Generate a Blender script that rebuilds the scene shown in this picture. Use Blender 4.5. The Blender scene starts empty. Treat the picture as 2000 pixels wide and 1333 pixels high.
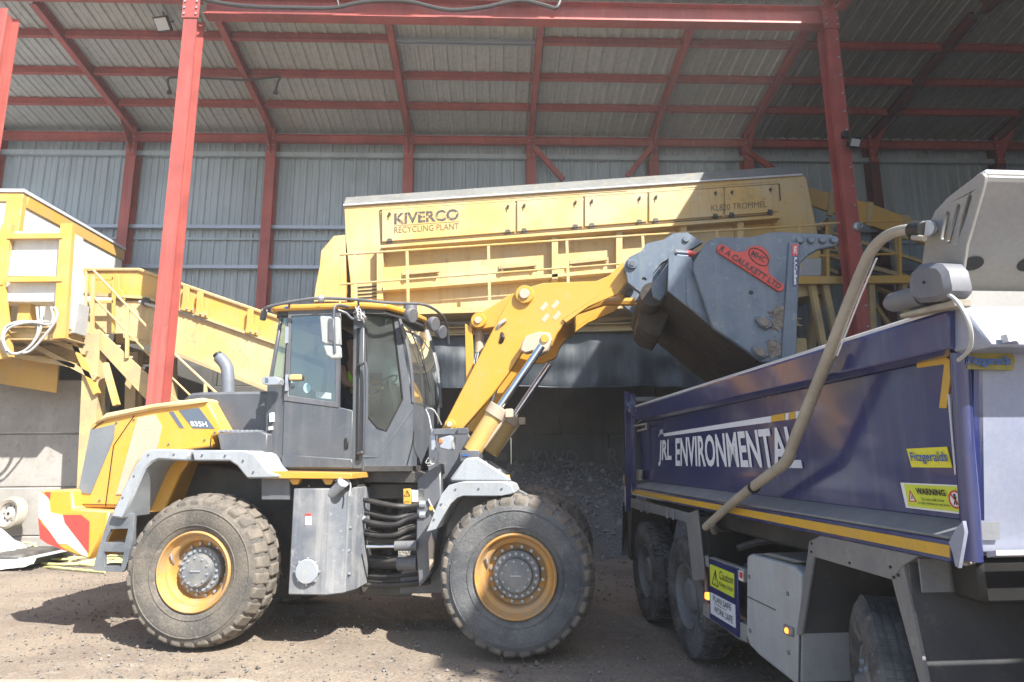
import bpy, bmesh, math, random
from math import radians, sin, cos, pi, atan2, hypot
from mathutils import Vector, Matrix, noise
from mathutils.geometry import tessellate_polygon
random.seed(7)
S = bpy.context.scene
COL = S.collection

# ---------------------------------------------------------------- camera
FPX = 1248.0
yaw, pitch, roll = radians(1.9), radians(10.5), radians(.33)
CAM = Vector((0, 0, 1.8))
R0 = Vector((cos(yaw), -sin(yaw), 0)); FW = Vector((sin(yaw)*cos(pitch), cos(yaw)*cos(pitch), sin(pitch)))
U0 = R0.cross(FW); UP = U0*cos(roll) + R0*sin(roll); RT = R0*cos(roll) - U0*sin(roll)
cd = bpy.data.cameras.new('camera'); cam = bpy.data.objects.new('camera', cd); COL.objects.link(cam)
M = Matrix((RT, UP, -FW)).transposed().to_4x4(); M.translation = CAM; cam.matrix_world = M
cd.sensor_width = 36; cd.lens = FPX/2000*36; cd.clip_end = 500; cd.clip_start = .05
S.camera = cam
S.view_settings.view_transform = 'Standard'; S.view_settings.look = 'None'
S.view_settings.exposure = 1.4; S.view_settings.gamma = 1
# ---------------------------------------------------------------- sky and sun
SUND = Vector((-.65, .79, -1.0)).normalized()
EL = math.asin(-SUND.z); AZ = atan2(-SUND.x, -SUND.y)
w = bpy.data.worlds.new('World'); S.world = w; w.use_nodes = True
nt = w.node_tree; nt.nodes.clear()
sky = nt.nodes.new('ShaderNodeTexSky'); sky.sky_type = 'NISHITA'; sky.sun_disc = False
sky.sun_elevation = EL; sky.sun_rotation = AZ; sky.air_density = 1; sky.dust_density = 1.2
bg = nt.nodes.new('ShaderNodeBackground'); bg.inputs[1].default_value = .102
wo = nt.nodes.new('ShaderNodeOutputWorld')
nt.links.new(sky.outputs[0], bg.inputs[0]); nt.links.new(bg.outputs[0], wo.inputs[0])
sd = bpy.data.lights.new('sun', 'SUN'); sd.energy = 5; sd.angle = radians(.5); sd.color = (1, .955, .88)
so = bpy.data.objects.new('sun', sd); COL.objects.link(so); so.location = (6, -8, 14)
so.rotation_euler = SUND.to_track_quat('-Z', 'Y').to_euler()
S.cycles.max_bounces = 8; S.cycles.diffuse_bounces = 4; S.cycles.transparent_max_bounces = 12

# ---------------------------------------------------------------- photo rays -> points on real planes
def ray(x, y): return FW + RT*((x-1000)/FPX) + UP*((666.5-y)/FPX)
def onplane(x, y, P0, n):
    d = ray(x, y); return CAM + d*(n.dot(P0-CAM)/n.dot(d))
def WY(x, y, Y): return onplane(x, y, Vector((0, Y, 0)), Vector((0, 1, 0)))
def WX(x, y, X): return onplane(x, y, Vector((X, 0, 0)), Vector((1, 0, 0)))
def WZ(x, y, Z=0): return onplane(x, y, Vector((0, 0, Z)), Vector((0, 0, 1)))
LH = radians(-8.4)
ML = Matrix.Translation((.24, 6.25, 0)) @ Matrix.Rotation(LH, 4, 'Z'); MLi = ML.inverted()
LU, LV = ML.to_3x3() @ Vector((1, 0, 0)), ML.to_3x3() @ Vector((0, 1, 0)); LO = ML.translation
def LP(x, y, v): return MLi @ onplane(x, y, LO + LV*v, LV)
MT = Matrix.Rotation(radians(2.235), 4, 'Z'); MTi = MT.inverted()
TB, TA = MT.to_3x3() @ Vector((1, 0, 0)), MT.to_3x3() @ Vector((0, 1, 0))
def TP(x, y, t): return MTi @ onplane(x, y, TB*t, TB)
def TS(x, y, s): return MTi @ onplane(x, y, TA*s, TA)
I4 = Matrix.Identity(4)

# ---------------------------------------------------------------- objects
W = {}
def tag(o, label, cat, group=None, kind=None):
    if label: o['label'] = label
    if cat: o['category'] = cat
    if group: o['group'] = group
    if kind: o['kind'] = kind
    return o
def thing(name, label, cat, loc=(0, 0, 0), rotz=0, group=None):
    o = bpy.data.objects.new(name, None); COL.objects.link(o); o.empty_display_size = .2
    o.location = loc; o.rotation_euler = (0, 0, rotz)
    W[o.name] = Matrix.Translation(loc) @ Matrix.Rotation(rotz, 4, 'Z')
    return tag(o, label, cat, group)
def node(name, parent):
    o = bpy.data.objects.new(name, None); COL.objects.link(o); o.parent = parent; o.empty_display_size = .1
    W[o.name] = W[parent.name]; return o
def dup(o, M, label=None, group=None):
    def rec(a, p):
        c = a.copy(); COL.objects.link(c); c.parent = p
        if p is not None: c.matrix_parent_inverse = a.matrix_parent_inverse
        for ch in list(a.children): rec(ch, c)
        return c
    kids = rec(o, o.parent)
    kids.matrix_local = M
    if label: kids['label'] = label
    if group: kids['group'] = group
    return kids

class MB:
    def __init__(s, M=I4): s.M = M; s.v = []; s.f = []; s.c = []
    def add(s, vs, fs):
        s.c.append((len(s.v), len(s.f))); b = len(s.v); s.v += [Vector(p) for p in vs]; s.f += [[b+i for i in f] for f in fs]; return s
    def box(s, x0, x1, y0, y1, z0, z1):
        vs = [(x, y, z) for z in (z0, z1) for y in (y0, y1) for x in (x0, x1)]
        return s.add(vs, [(0, 2, 3, 1), (4, 5, 7, 6), (0, 1, 5, 4), (2, 6, 7, 3), (0, 4, 6, 2), (1, 3, 7, 5)])
    def prism(s, pts, d, holes=()):
        d = Vector(d); loops = [list(map(Vector, pts))] + [list(map(Vector, h)) for h in holes]
        flat = [p for l in loops for p in l]; n = len(flat)
        if holes: caps = [tuple(t) for t in tessellate_polygon(loops)]
        else: caps = [tuple(range(n))]
        fs = list(caps) + [tuple(i+n for i in c[::-1]) for c in caps]
        b = 0
        for l in loops:
            m = len(l)
            fs += [(b+i, b+(i+1) % m, b+(i+1) % m+n, b+i+n) for i in range(m)]; b += m
        return s.add(flat+[p+d for p in flat], fs)
    def cyl(s, p0, p1, r0, r1=None, n=20):
        r1 = r0 if r1 is None else r1; p0, p1 = Vector(p0), Vector(p1)
        q = (p1-p0).to_track_quat('Z', 'Y'); vs = []
        for p, r in ((p0, r0), (p1, r1)):
            vs += [p + q @ Vector((r*cos(2*pi*k/n), r*sin(2*pi*k/n), 0)) for k in range(n)]
        fs = [(k, (k+1) % n, (k+1) % n+n, k+n) for k in range(n)] + [tuple(range(n))[::-1], tuple(range(n, 2*n))]
        return s.add(vs, fs)
    def tube(s, path, r, n=8):
        P = [Vector(p) for p in path]; b = []; prev = None
        vs = []; rs = r if isinstance(r, (list, tuple)) else [r]*len(P)
        for i, p in enumerate(P):
            t = (P[min(i+1, len(P)-1)]-P[max(i-1, 0)]).normalized()
            if prev is None: x = t.orthogonal().normalized()
            else: x = (prev - t*prev.dot(t)).normalized()
            prev = x; y = t.cross(x)
            vs += [p + (x*cos(2*pi*k/n)+y*sin(2*pi*k/n))*rs[i] for k in range(n)]
        fs = [(i*n+k, i*n+(k+1) % n, (i+1)*n+(k+1) % n, (i+1)*n+k) for i in range(len(P)-1) for k in range(n)]
        fs += [tuple(range(n))[::-1], tuple(range((len(P)-1)*n, len(P)*n))]
        return s.add(vs, fs)
    def lathe(s, prof, c, ax=(0, 1, 0), n=48):
        c = Vector(c); q = Vector(ax).to_track_quat('Z', 'Y'); m = len(prof); vs = []
        for k in range(n):
            a = 2*pi*k/n
            vs += [c + q @ Vector((r*cos(a), r*sin(a), h)) for r, h in prof]
        fs = [(k*m+i, k*m+i+1, ((k+1) % n)*m+i+1, ((k+1) % n)*m+i) for k in range(n) for i in range(m-1)]
        return s.add(vs, fs)
    def bar(s, p0, p1, w, h, up=(0, 0, 1)):
        p0, p1 = Vector(p0), Vector(p1); t = (p1-p0).normalized(); x = t.cross(Vector(up))
        if x.length < 1e-4: x = t.orthogonal()
        x.normalize(); y = x.cross(t)
        vs = [p + x*(a*w/2) + y*(b*h/2) for p in (p0, p1) for a, b in ((-1, -1), (1, -1), (1, 1), (-1, 1))]
        return s.add(vs, [(0, 1, 2, 3), (7, 6, 5, 4), (0, 4, 5, 1), (1, 5, 6, 2), (2, 6, 7, 3), (3, 7, 4, 0)])
    def ibeam(s, p0, p1, w, h, up=(0, 0, 1), t=.018):
        p0, p1 = Vector(p0), Vector(p1); d = (p1-p0).normalized(); x = d.cross(Vector(up)); x.normalize(); y = x.cross(d)
        o = (h-t)/2
        s.bar(p0+y*o, p1+y*o, w, t, up); s.bar(p0-y*o, p1-y*o, w, t, up); s.bar(p0, p1, t*.8, h-2*t, up); return s
    def grid(s, fn, nu, nv):
        vs = [fn(i/nu, j/nv) for j in range(nv+1) for i in range(nu+1)]
        return s.add(vs, [(j*(nu+1)+i, j*(nu+1)+i+1, (j+1)*(nu+1)+i+1, (j+1)*(nu+1)+i) for j in range(nv) for i in range(nu)])
    def each(s, name, mat, parent=None, join=1, **k):
        """one object per piece (a piece is `join` consecutive shapes)"""
        out = []; cs = s.c[::join]+[(len(s.v), len(s.f))]
        for (v0, f0), (v1, f1) in zip(cs, cs[1:]):
            m = MB(s.M); m.v = s.v[v0:v1]; m.f = [[i-v0 for i in f] for f in s.f[f0:f1]]; out.append(m.build(name, mat, parent, **k))
        return out
    def build(s, name, mat, parent=None, smooth=35, bevel=0, seg=1, label=None, thick=0, rec=True):
        inv = W[parent.name].inverted() if parent else I4
        X = inv @ s.M
        me = bpy.data.meshes.new(name); me.from_pydata([X @ v for v in s.v], [], s.f)
        if rec:
            bm = bmesh.new(); bm.from_mesh(me); bmesh.ops.recalc_face_normals(bm, faces=bm.faces); bm.to_mesh(me); bm.free()
        me.materials.append(mat)
        if smooth: me.shade_smooth(); me.set_sharp_from_angle(angle=radians(smooth))
        o = bpy.data.objects.new(name, me); COL.objects.link(o)
        if parent: o.parent = parent; W[o.name] = W[parent.name]
        else: W[o.name] = I4
        if thick:
            m = o.modifiers.new('solid', 'SOLIDIFY'); m.thickness = thick; m.offset = 0
        if bevel:
            m = o.modifiers.new('bevel', 'BEVEL'); m.width = bevel; m.segments = seg; m.limit_method = 'ANGLE'
            m.angle_limit = radians(40); m.use_clamp_overlap = True; m.harden_normals = False
        if label: o['label'] = label
        return o

def text(s, quad, mat, parent, name='lettering', M=I4, bold=.0, ext=.003):
    """Writing set on a quad (lower-left, lower-right, upper-right, upper-left) given in frame M."""
    c = bpy.data.curves.new('t', 'FONT'); c.body = s; c.resolution_u = 3; c.offset = bold
    o = bpy.data.objects.new('t', c); me = o.to_mesh()
    vs = [v.co.copy() for v in me.vertices]; fs = [list(p.vertices) for p in me.polygons]; o.to_mesh_clear()
    bpy.data.objects.remove(o)
    x0 = min(v.x for v in vs); x1 = max(v.x for v in vs); y0 = min(v.y for v in vs); y1 = max(v.y for v in vs)
    q = [Vector(p) for p in quad]; out = []
    nrm = (q[1]-q[0]).cross(q[3]-q[0]).normalized()
    for v in vs:
        a = (v.x-x0)/(x1-x0); b = (v.y-y0)/(y1-y0)
        out.append(q[0]*(1-a)*(1-b)+q[1]*a*(1-b)+q[2]*a*b+q[3]*(1-a)*b + nrm*ext)
    mb = MB(M); mb.add(out, fs)
    return mb.build(name, mat, parent, smooth=0, rec=False)
def decal(mb, pts, d=.003, z=0):
    """thin plate lying on the polygon pts, proud towards the polygon's counter-clockwise normal"""
    p = [Vector(a) for a in pts]; n = Vector((0, 0, 0))
    for i in range(len(p)): n += (p[i]-p[0]).cross(p[(i+1) % len(p)]-p[0])
    n.normalize(); 
    return mb.prism([a+n*z for a in p], n*d)
def circ(c, r, n=24, ax=(1, 0, 0), ay=(0, 0, 1), a0=0, a1=2*pi, full=True):
    c = Vector(c); ax = Vector(ax); ay = Vector(ay)
    return [c+ax*(r*cos(a0+(a1-a0)*k/(n if full else n-1)))+ay*(r*sin(a0+(a1-a0)*k/(n if full else n-1))) for k in range(n)]
def smoothpath(P, n=6):
    P = [Vector(p) for p in P]; out = []
    for i in range(len(P)-1):
        a = P[max(i-1, 0)]; b = P[i]; c = P[i+1]; d = P[min(i+2, len(P)-1)]
        for k in range(n):
            t = k/n; out.append(.5*((2*b)+(c-a)*t+(2*a-5*b+4*c-d)*t*t+(3*b-a-3*c+d)*t**3))
    out.append(P[-1]); return out

# ---------------------------------------------------------------- materials
MATS = {}
def mk(name, col, rough=.5, metal=0, col2=None, amt=.5, scale=2.0, fine=.12, bump=.15, bscale=30, streak=None, samt=.5, spots=None, spamt=.6, spscale=14, coat=0, emit=None, dust=None, damt=.5):
    m = bpy.data.materials.new(name); m.use_nodes = True; t = m.node_tree; N = t.nodes; L = t.links
    b = N['Principled BSDF']; b.inputs['Roughness'].default_value = rough; b.inputs['Metallic'].default_value = metal
    if coat: b.inputs['Coat Weight'].default_value = coat; b.inputs['Coat Roughness'].default_value = .08
    tc = N.new('ShaderNodeTexCoord')
    def nz(sc, det=5, vec=None, ro=.6):
        n = N.new('ShaderNodeTexNoise'); n.inputs['Scale'].default_value = sc; n.inputs['Detail'].default_value = det
        n.inputs['Roughness'].default_value = ro
        L.new(vec or tc.outputs['Object'], n.inputs['Vector']); return n.outputs['Fac']
    def ramp(f, a, b_, p0=.4, p1=.6):
        r = N.new('ShaderNodeValToRGB'); r.color_ramp.elements[0].position = p0; r.color_ramp.elements[1].position = p1
        r.color_ramp.elements[0].color = (a,)*3+(1,); r.color_ramp.elements[1].color = (b_,)*3+(1,)
        L.new(f, r.inputs[0]); return r.outputs[0]
    def mix(fac, c1, c2, mode='MIX'):
        x = N.new('ShaderNodeMix'); x.data_type = 'RGBA'; x.blend_type = mode
        for k, v in ((0, fac), (6, c1), (7, c2)):
            if hasattr(v, 'links'): L.new(v, x.inputs[k])
            elif k == 0: x.inputs[0].default_value = v
            else: x.inputs[k].default_value = tuple(v)+(1,)
        return x.outputs[2]
    c = mix(0.0, col, col)
    if col2: c = mix(ramp(nz(scale), 0, amt), c, col2)
    if streak:
        mp = N.new('ShaderNodeMapping'); mp.inputs['Scale'].default_value = (9, 9, .55); L.new(tc.outputs['Object'], mp.inputs[0])
        c = mix(ramp(nz(1.0, 4, mp.outputs[0]), 0, samt, .5, .68), c, streak)
    if spots: c = mix(ramp(nz(spscale, 6, ro=.7), 0, spamt, .58, .66), c, spots)
    if dust:
        g = N.new('ShaderNodeNewGeometry'); sx = N.new('ShaderNodeSeparateXYZ'); L.new(g.outputs['Normal'], sx.inputs[0])
        mm = N.new('ShaderNodeMath'); mm.operation = 'MULTIPLY'; L.new(ramp(sx.outputs['Z'], .25, 1, .1, .9), mm.inputs[0])
        L.new(ramp(nz(5, 7), damt*.25, damt, .35, .7), mm.inputs[1]); c = mix(mm.outputs[0], c, dust)
    if fine: c = mix(ramp(nz(bscale*1.7, 3), 1-fine, 1, .3, .7), (0, 0, 0), c)
    L.new(c, b.inputs['Base Color'])
    rr = N.new('ShaderNodeMapRange'); L.new(nz(scale*3, 4), rr.inputs[0]); rr.inputs[3].default_value = max(rough-.12, .02); rr.inputs[4].default_value = min(rough+.15, 1)
    L.new(rr.outputs[0], b.inputs['Roughness'])
    if bump:
        bp = N.new('ShaderNodeBump'); bp.inputs['Strength'].default_value = bump; bp.inputs['Distance'].default_value = .01
        L.new(nz(bscale, 6), bp.inputs['Height']); L.new(bp.outputs[0], b.inputs['Normal'])
    if emit: b.inputs['Emission Color'].default_value = tuple(emit[:3])+(1,); b.inputs['Emission Strength'].default_value = emit[3]
    MATS[name] = m; return m
DUST = (.36, .33, .29)
red = mk('red_steel', (.39, .085, .07), .5, col2=(.27, .06, .052), amt=.8, scale=1.5, streak=(.42, .17, .14), samt=.35, spots=(.2, .08, .06), spamt=.5, spscale=7, bump=.08)
clad = mk('grey_cladding', (.39, .465, .515), .5, col2=(.31, .37, .41), amt=.7, scale=.5, streak=(.19, .2, .19), samt=.35, bump=.04)
roofm = mk('roof_liner', (.46, .475, .455), .55, col2=(.35, .365, .35), amt=.7, scale=.35, streak=(.2, .18, .14), samt=.35, bump=.04)
galv = mk('galvanised', (.42, .46, .52), .4, .5, bump=.05)
kyel = mk('plant_yellow', (.56, .37, .115), .55, col2=(.52, .41, .24), amt=.9, scale=.7, streak=(.40, .28, .14), samt=.5, spots=(.36, .23, .12), spamt=.55, spscale=4, bump=.06)
kyel2 = mk('plant_yellow_frames', (.58, .34, .065), .5, col2=(.5, .35, .16), amt=.6, scale=1.5, streak=(.4, .27, .12), samt=.3, bump=.06)
kdirt = mk('dusty_yellow', (.5, .37, .17), .75, col2=(.36, .28, .17), amt=.8, scale=2.5, spots=(.25, .17, .1), spamt=.5, bump=.2)
lyel = mk('machine_yellow', (.62, .30, .02), .38, col2=(.54, .30, .06), amt=.6, scale=1.2, dust=DUST, damt=.3, spots=(.5, .36, .2), spamt=.3, spscale=9, bump=.05, coat=.25)
lyel2 = mk('hood_yellow', (.66, .32, .018), .35, col2=(.60, .32, .07), amt=.5, scale=1.4, dust=(.6, .54, .45), damt=.3, bump=.04, coat=.3)
lcream = mk('faded_panel', (.48, .39, .30), .5, col2=(.42, .34, .25), scale=3, bump=.05)
dgrey = mk('dark_grey_paint', (.075, .085, .105), .42, col2=(.11, .12, .14), amt=.7, scale=1.6, dust=DUST, damt=.5, streak=(.2, .2, .2), samt=.25, bump=.06)
cabg = mk('cab_grey', (.058, .07, .09), .34, col2=(.085, .095, .11), amt=.7, scale=1.3, dust=(.4, .37, .33), damt=.3, streak=(.15, .155, .16), samt=.3, spots=(.14, .14, .14), spamt=.3, spscale=10, bump=.05)
lgrey = mk('fender_grey', (.30, .335, .375), .5, col2=(.24, .26, .28), amt=.6, scale=2, dust=(.5, .48, .44), damt=.6, spots=(.38, .36, .33), spamt=.6, spscale=7, streak=(.2, .2, .2), samt=.4, bump=.12)
tankm = mk('dusty_tank', (.125, .14, .165), .6, col2=(.235, .24, .245), amt=.9, scale=2.2, streak=(.36, .36, .355), samt=.6, spots=(.34, .34, .33), spamt=.6, spscale=10, bump=.15)
blk = mk('black_steel', (.022, .023, .026), .5, col2=(.06, .056, .05), amt=.7, scale=4, dust=DUST, damt=.35, bump=.15)
hose = mk('hose_rubber', (.018, .018, .02), .5, col2=(.06, .056, .05), amt=.6, scale=6, bump=.1)
rub = mk('tyre_rubber', (.085, .081, .076), .88, col2=(.17, .15, .125), amt=.95, scale=3.2, dust=(.33, .29, .23), damt=.35, spots=(.25, .235, .21), spamt=.6, spscale=17, bump=.7, bscale=38, fine=.35)
rubd = mk('dusty_tyre_rubber_shade_blue', (.055, .065, .078), .8, col2=(.15, .155, .16), amt=.8, scale=2.2, dust=(.33, .29, .24), damt=.4, spots=(.21, .215, .21), spamt=.6, spscale=15, bump=.7, bscale=38, fine=.35)  # bluish skylight shade put into the dusty rubber's colour
lugm = mk('tread_dust', (.115, .102, .088), .95, col2=(.2, .172, .14), amt=.8, scale=6, bump=.6, bscale=35)
rimy = mk('rim_yellow', (.52, .26, .05), .55, col2=(.38, .24, .11), amt=.9, scale=5, dust=(.4, .31, .21), damt=.6, spots=(.25, .17, .1), spamt=.5, spscale=12, bump=.08)
hubg = mk('hub_grey', (.16, .175, .19), .5, .2, col2=(.28, .27, .25), amt=.7, scale=6, spots=(.35, .33, .3), spamt=.6, bump=.2)
chrome = mk('chrome', (.75, .8, .86), .08, 1, bump=0, fine=0)
brown = mk('worn_bucket', (.028, .024, .021), .7, col2=(.055, .043, .034), amt=.8, scale=3, spots=(.09, .075, .06), spamt=.4, bump=.35, bscale=18, streak=(.075, .055, .04), samt=.4)
rdk = mk('shade_darkened_red_steel', (.14, .04, .037), .6, col2=(.09, .035, .03), amt=.8, scale=1.5, bump=.08)  # gloom of the shed's right end is put into this darker red
roofd = mk('shade_darkened_roof_sheet', (.24, .245, .225), .6, col2=(.17, .175, .16), amt=.8, scale=.5, streak=(.13, .12, .1), samt=.4, bump=.04)  # darker copy of the roof sheet, shade put into its colour
buck = mk('bucket_blue_grey', (.088, .122, .17), .45, col2=(.135, .17, .215), amt=.9, scale=2.6, spots=(.27, .28, .28), spamt=.6, spscale=11, streak=(.2, .215, .22), samt=.45, bump=.15)
bred = mk('sign_red', (.62, .07, .05), .5, col2=(.5, .07, .06), scale=6, bump=.05)
bdk = mk('embossed_dark', (.09, .05, .045), .6, bump=0)
navy = mk('truck_blue', (.018, .027, .125), .2, col2=(.032, .04, .14), amt=.6, scale=1.2, dust=(.25, .24, .25), damt=.1, streak=(.10, .105, .16), samt=.35, spots=(.07, .075, .13), spamt=.4, spscale=3, bump=.35, bscale=1.6, coat=.6)
ledg = mk('dusty_ledge', (.17, .18, .2), .7, col2=(.27, .265, .26), amt=.6, scale=3, bump=.15)
tyl = mk('stripe_yellow', (.62, .36, .02), .45, col2=(.5, .32, .08), amt=.5, scale=5, bump=.03)
tfr = mk('body_front_paint', (.235, .26, .35), .4, col2=(.31, .325, .38), amt=.8, scale=1.2, streak=(.25, .27, .36), samt=.5, spots=(.42, .42, .44), spamt=.5, spscale=3, bump=.04, coat=.2)
sgd = mk('shade_darkened_sign_yellow', (.3, .25, .035), .6, col2=(.2, .17, .05), amt=.8, scale=9, bump=0)  # sign yellow darkened in its colour for the shade under the front rail
twh = mk('truck_white', (.62, .63, .66), .4, col2=(.5, .52, .58), amt=.6, scale=1.5, streak=(.45, .46, .5), samt=.3, bump=.04, coat=.3)
tsil = mk('headboard_silver', (.31, .305, .29), .42, .1, col2=(.25, .25, .24), amt=.5, scale=2.5, bump=.05)
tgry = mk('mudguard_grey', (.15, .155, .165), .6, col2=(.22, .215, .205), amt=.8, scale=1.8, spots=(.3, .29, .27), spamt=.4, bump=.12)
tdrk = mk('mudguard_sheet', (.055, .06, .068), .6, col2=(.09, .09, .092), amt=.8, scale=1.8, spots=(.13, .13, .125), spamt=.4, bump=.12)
tbox = mk('locker_grey', (.40, .42, .44), .5, col2=(.33, .34, .35), amt=.7, scale=2.4, streak=(.3, .29, .28), samt=.35, bump=.08)
trub = mk('truck_tyre', (.045, .046, .05), .85, col2=(.13, .13, .13), amt=.8, scale=5, spots=(.3, .3, .3), spamt=.5, spscale=18, bump=.3)
beige = mk('arm_beige', (.38, .345, .285), .45, col2=(.27, .245, .2), amt=.8, scale=3, spots=(.2, .18, .15), spamt=.5, spscale=9, bump=.05)
plas = mk('motor_plastic', (.13, .14, .165), .55, col2=(.18, .18, .19), scale=4, bump=.08)
white = mk('white', (.78, .78, .77), .5, bump=0)
lett = mk('white_lettering', (.72, .74, .8), .5, bump=0)
ylime = mk('lime_yellow', (.6, .68, .05), .5, bump=0)
yfitz = mk('sign_yellow', (.72, .66, .04), .5, bump=0)
bfitz = mk('sign_blue', (.02, .1, .35), .5, bump=0)
black = mk('black_print', (.012, .012, .012), .5, bump=0, fine=0)
sred = mk('reflective_red', (.62, .06, .05), .4, bump=0)
kbrown = mk('print_brown', (.12, .085, .04), .6, bump=0, fine=0)
kdark = mk('print_dark', (.05, .05, .05), .6, spots=(.66, .47, .15), spamt=1, spscale=16, bump=0, fine=0)
orange = mk('amber_lens', (.8, .2, .02), .3, bump=0, emit=(1, .25, .03, 1.6))
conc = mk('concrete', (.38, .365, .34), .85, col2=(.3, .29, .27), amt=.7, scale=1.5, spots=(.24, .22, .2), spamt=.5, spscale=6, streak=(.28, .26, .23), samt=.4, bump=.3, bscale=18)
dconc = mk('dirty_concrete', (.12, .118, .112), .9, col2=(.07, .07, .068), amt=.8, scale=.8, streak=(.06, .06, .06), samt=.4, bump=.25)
cabw = mk('cabin_white', (.72, .72, .69), .55, col2=(.6, .6, .57), amt=.5, scale=1.2, streak=(.5, .47, .4), samt=.3, bump=.04)
tarp = mk('tarpaulin', (.016, .023, .032), .5, col2=(.034, .043, .054), amt=.8, scale=1.2, streak=(.085, .1, .11), samt=.4, bump=.12, bscale=9)
meshm = mk('screen_mesh', (.4, .36, .28), .7, bump=.5, bscale=60)
cable = mk('cable_black', (.05, .05, .052), .45, bump=.05)
lcable = mk('cable_grey', (.45, .45, .44), .5, bump=.03)
hosey = mk('hose_yellow', (.62, .6, .24), .5, col2=(.5, .5, .3), scale=8, bump=.03)
vest = mk('hi_vis', (.45, .85, .05), .7, bump=.05, emit=None)
skin = mk('skin', (.45, .25, .18), .55, bump=.03)
cloth = mk('dark_cloth', (.03, .035, .05), .8, bump=.1)
stone = mk('stones', (.25, .24, .225), .85, col2=(.14, .135, .13), amt=.9, scale=7, bump=.2)
wrap = mk('pale_sheeting', (.6, .6, .57), .4, col2=(.4, .42, .4), amt=.7, scale=4, bump=.1)
panelg = mk('vent_grey', (.16, .18, .2), .5, col2=(.22, .23, .24), amt=.6, scale=3, bump=.05)
decb = mk('decal_blue', (.10, .13, .17), .4, bump=0)
greyd = mk('reflective_grey', (.5, .5, .46), .45, bump=0)
def glass(name, tint, gl=.18, d0=.02, d1=.22):
    m = bpy.data.materials.new(name); m.use_nodes = True; t = m.node_tree; t.nodes.clear(); N = t.nodes; L = t.links
    o = N.new('ShaderNodeOutputMaterial'); a = N.new('ShaderNodeBsdfTransparent'); g = N.new('ShaderNodeBsdfGlossy')
    a.inputs[0].default_value = tint+(1,); g.inputs['Roughness'].default_value = .03; g.inputs[0].default_value = (.95, 1, 1, 1)
    f = N.new('ShaderNodeFresnel'); f.inputs[0].default_value = 1.5
    d = N.new('ShaderNodeBsdfDiffuse'); d.inputs[0].default_value = (.5, .52, .5, 1)
    tc = N.new('ShaderNodeTexCoord'); nz = N.new('ShaderNodeTexNoise'); nz.inputs['Scale'].default_value = 3; nz.inputs['Detail'].default_value = 6
    L.new(tc.outputs['Object'], nz.inputs[0]); mr = N.new('ShaderNodeMapRange'); mr.inputs[3].default_value = d0; mr.inputs[4].default_value = d1
    L.new(nz.outputs[0], mr.inputs[0])
    ms = N.new('ShaderNodeMixShader'); m2 = N.new('ShaderNodeMixShader'); ad = N.new('ShaderNodeMath'); ad.inputs[1].default_value = gl*.4
    L.new(f.outputs[0], ad.inputs[0]); L.new(ad.outputs[0], ms.inputs[0]); L.new(a.outputs[0], ms.inputs[1]); L.new(g.outputs[0], ms.inputs[2])
    L.new(mr.outputs[0], m2.inputs[0]); L.new(ms.outputs[0], m2.inputs[1]); L.new(d.outputs[0], m2.inputs[2]); L.new(m2.outputs[0], o.inputs[0])
    return m
gls = glass('tinted_glass', (.6, .74, .7), .2, .02, .14)
glsd = glass('dark_tinted_glass', (.2, .3, .4), .4, 0, .06)
glm = glass('mirror_glass', (.2, .2, .2), 1.5)
lens = mk('lamp_lens', (.5, .51, .52), .15, bump=0)

# ================================================================= ground
gm = mk('yard_dirt', (.335, .272, .208), .92, col2=(.225, .18, .142), amt=.9, scale=.8, spots=(.40, .345, .28), spamt=.7, spscale=3.2, bump=1, bscale=26, fine=.45, streak=None)
def gfn(u, v):
    x = -30+60*(u+.9*(u-.5)*(abs(u-.5)*2-1)); y = 3+27*v if v > .1 else -12+(v/.1)*17.7
    z = .014*noise.noise(Vector((x*.7, y*.7, 0)))+.006*noise.noise(Vector((x*3, y*3, 4)))
    for k, yc in enumerate((5.35, 5.75, 7.9, 8.3, 10.1)):
        d = abs(y-yc+.14*(x+1)*(.6 if k < 2 else 1)+.15*sin(x*.5+k))
        if d < .3: z -= .012*(1-d/.3)**.5*(1+.8*sin(x*21+k+(y-yc)*9))
        elif d < .42: z += .012*(1-abs(d-.36)/.06)
    return Vector((x, y, z-.012))
g = MB().grid(gfn, 900, 420); g.v = [v for v in g.v]; g = g.build('ground', gm, smooth=60, rec=False); tag(g, 'packed brown earth yard strewn with grit', 'ground', kind='structure')
far = MB().add([(-300, -300, -.06), (300, -300, -.06), (300, 300, -.06), (-300, 300, -.06)], [(0, 1, 2, 3)]).build('far_ground', gm, smooth=0, rec=False)
tag(far, 'bare earth ground reaching away beyond the yard', 'ground', kind='structure')
slabm = mk('pale_concrete_apron', (.47, .42, .36), .9, col2=(.36, .30, .24), amt=.9, scale=1.1, spots=(.3, .24, .18), spamt=.7, spscale=5, bump=.4, bscale=20, fine=.2)
def apfn(u, v):
    x = -9+8.6*u; e = .16*noise.noise(Vector((x*1.3, 1, 0)))+.05*noise.noise(Vector((x*6, 2, 0)))
    y = 4.4+(1.78+e-.055*(x+9))*v
    if u > .8: y = 4.4+(y-4.4)*max(0, (1-u)/.2)**.5
    return Vector((x, y, .018))
sl = MB().grid(apfn, 60, 10).build('concrete_apron', slabm, smooth=60, rec=False); tag(sl, 'worn pale concrete strip at the near left edge of the yard', 'pavement', kind='structure')

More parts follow.
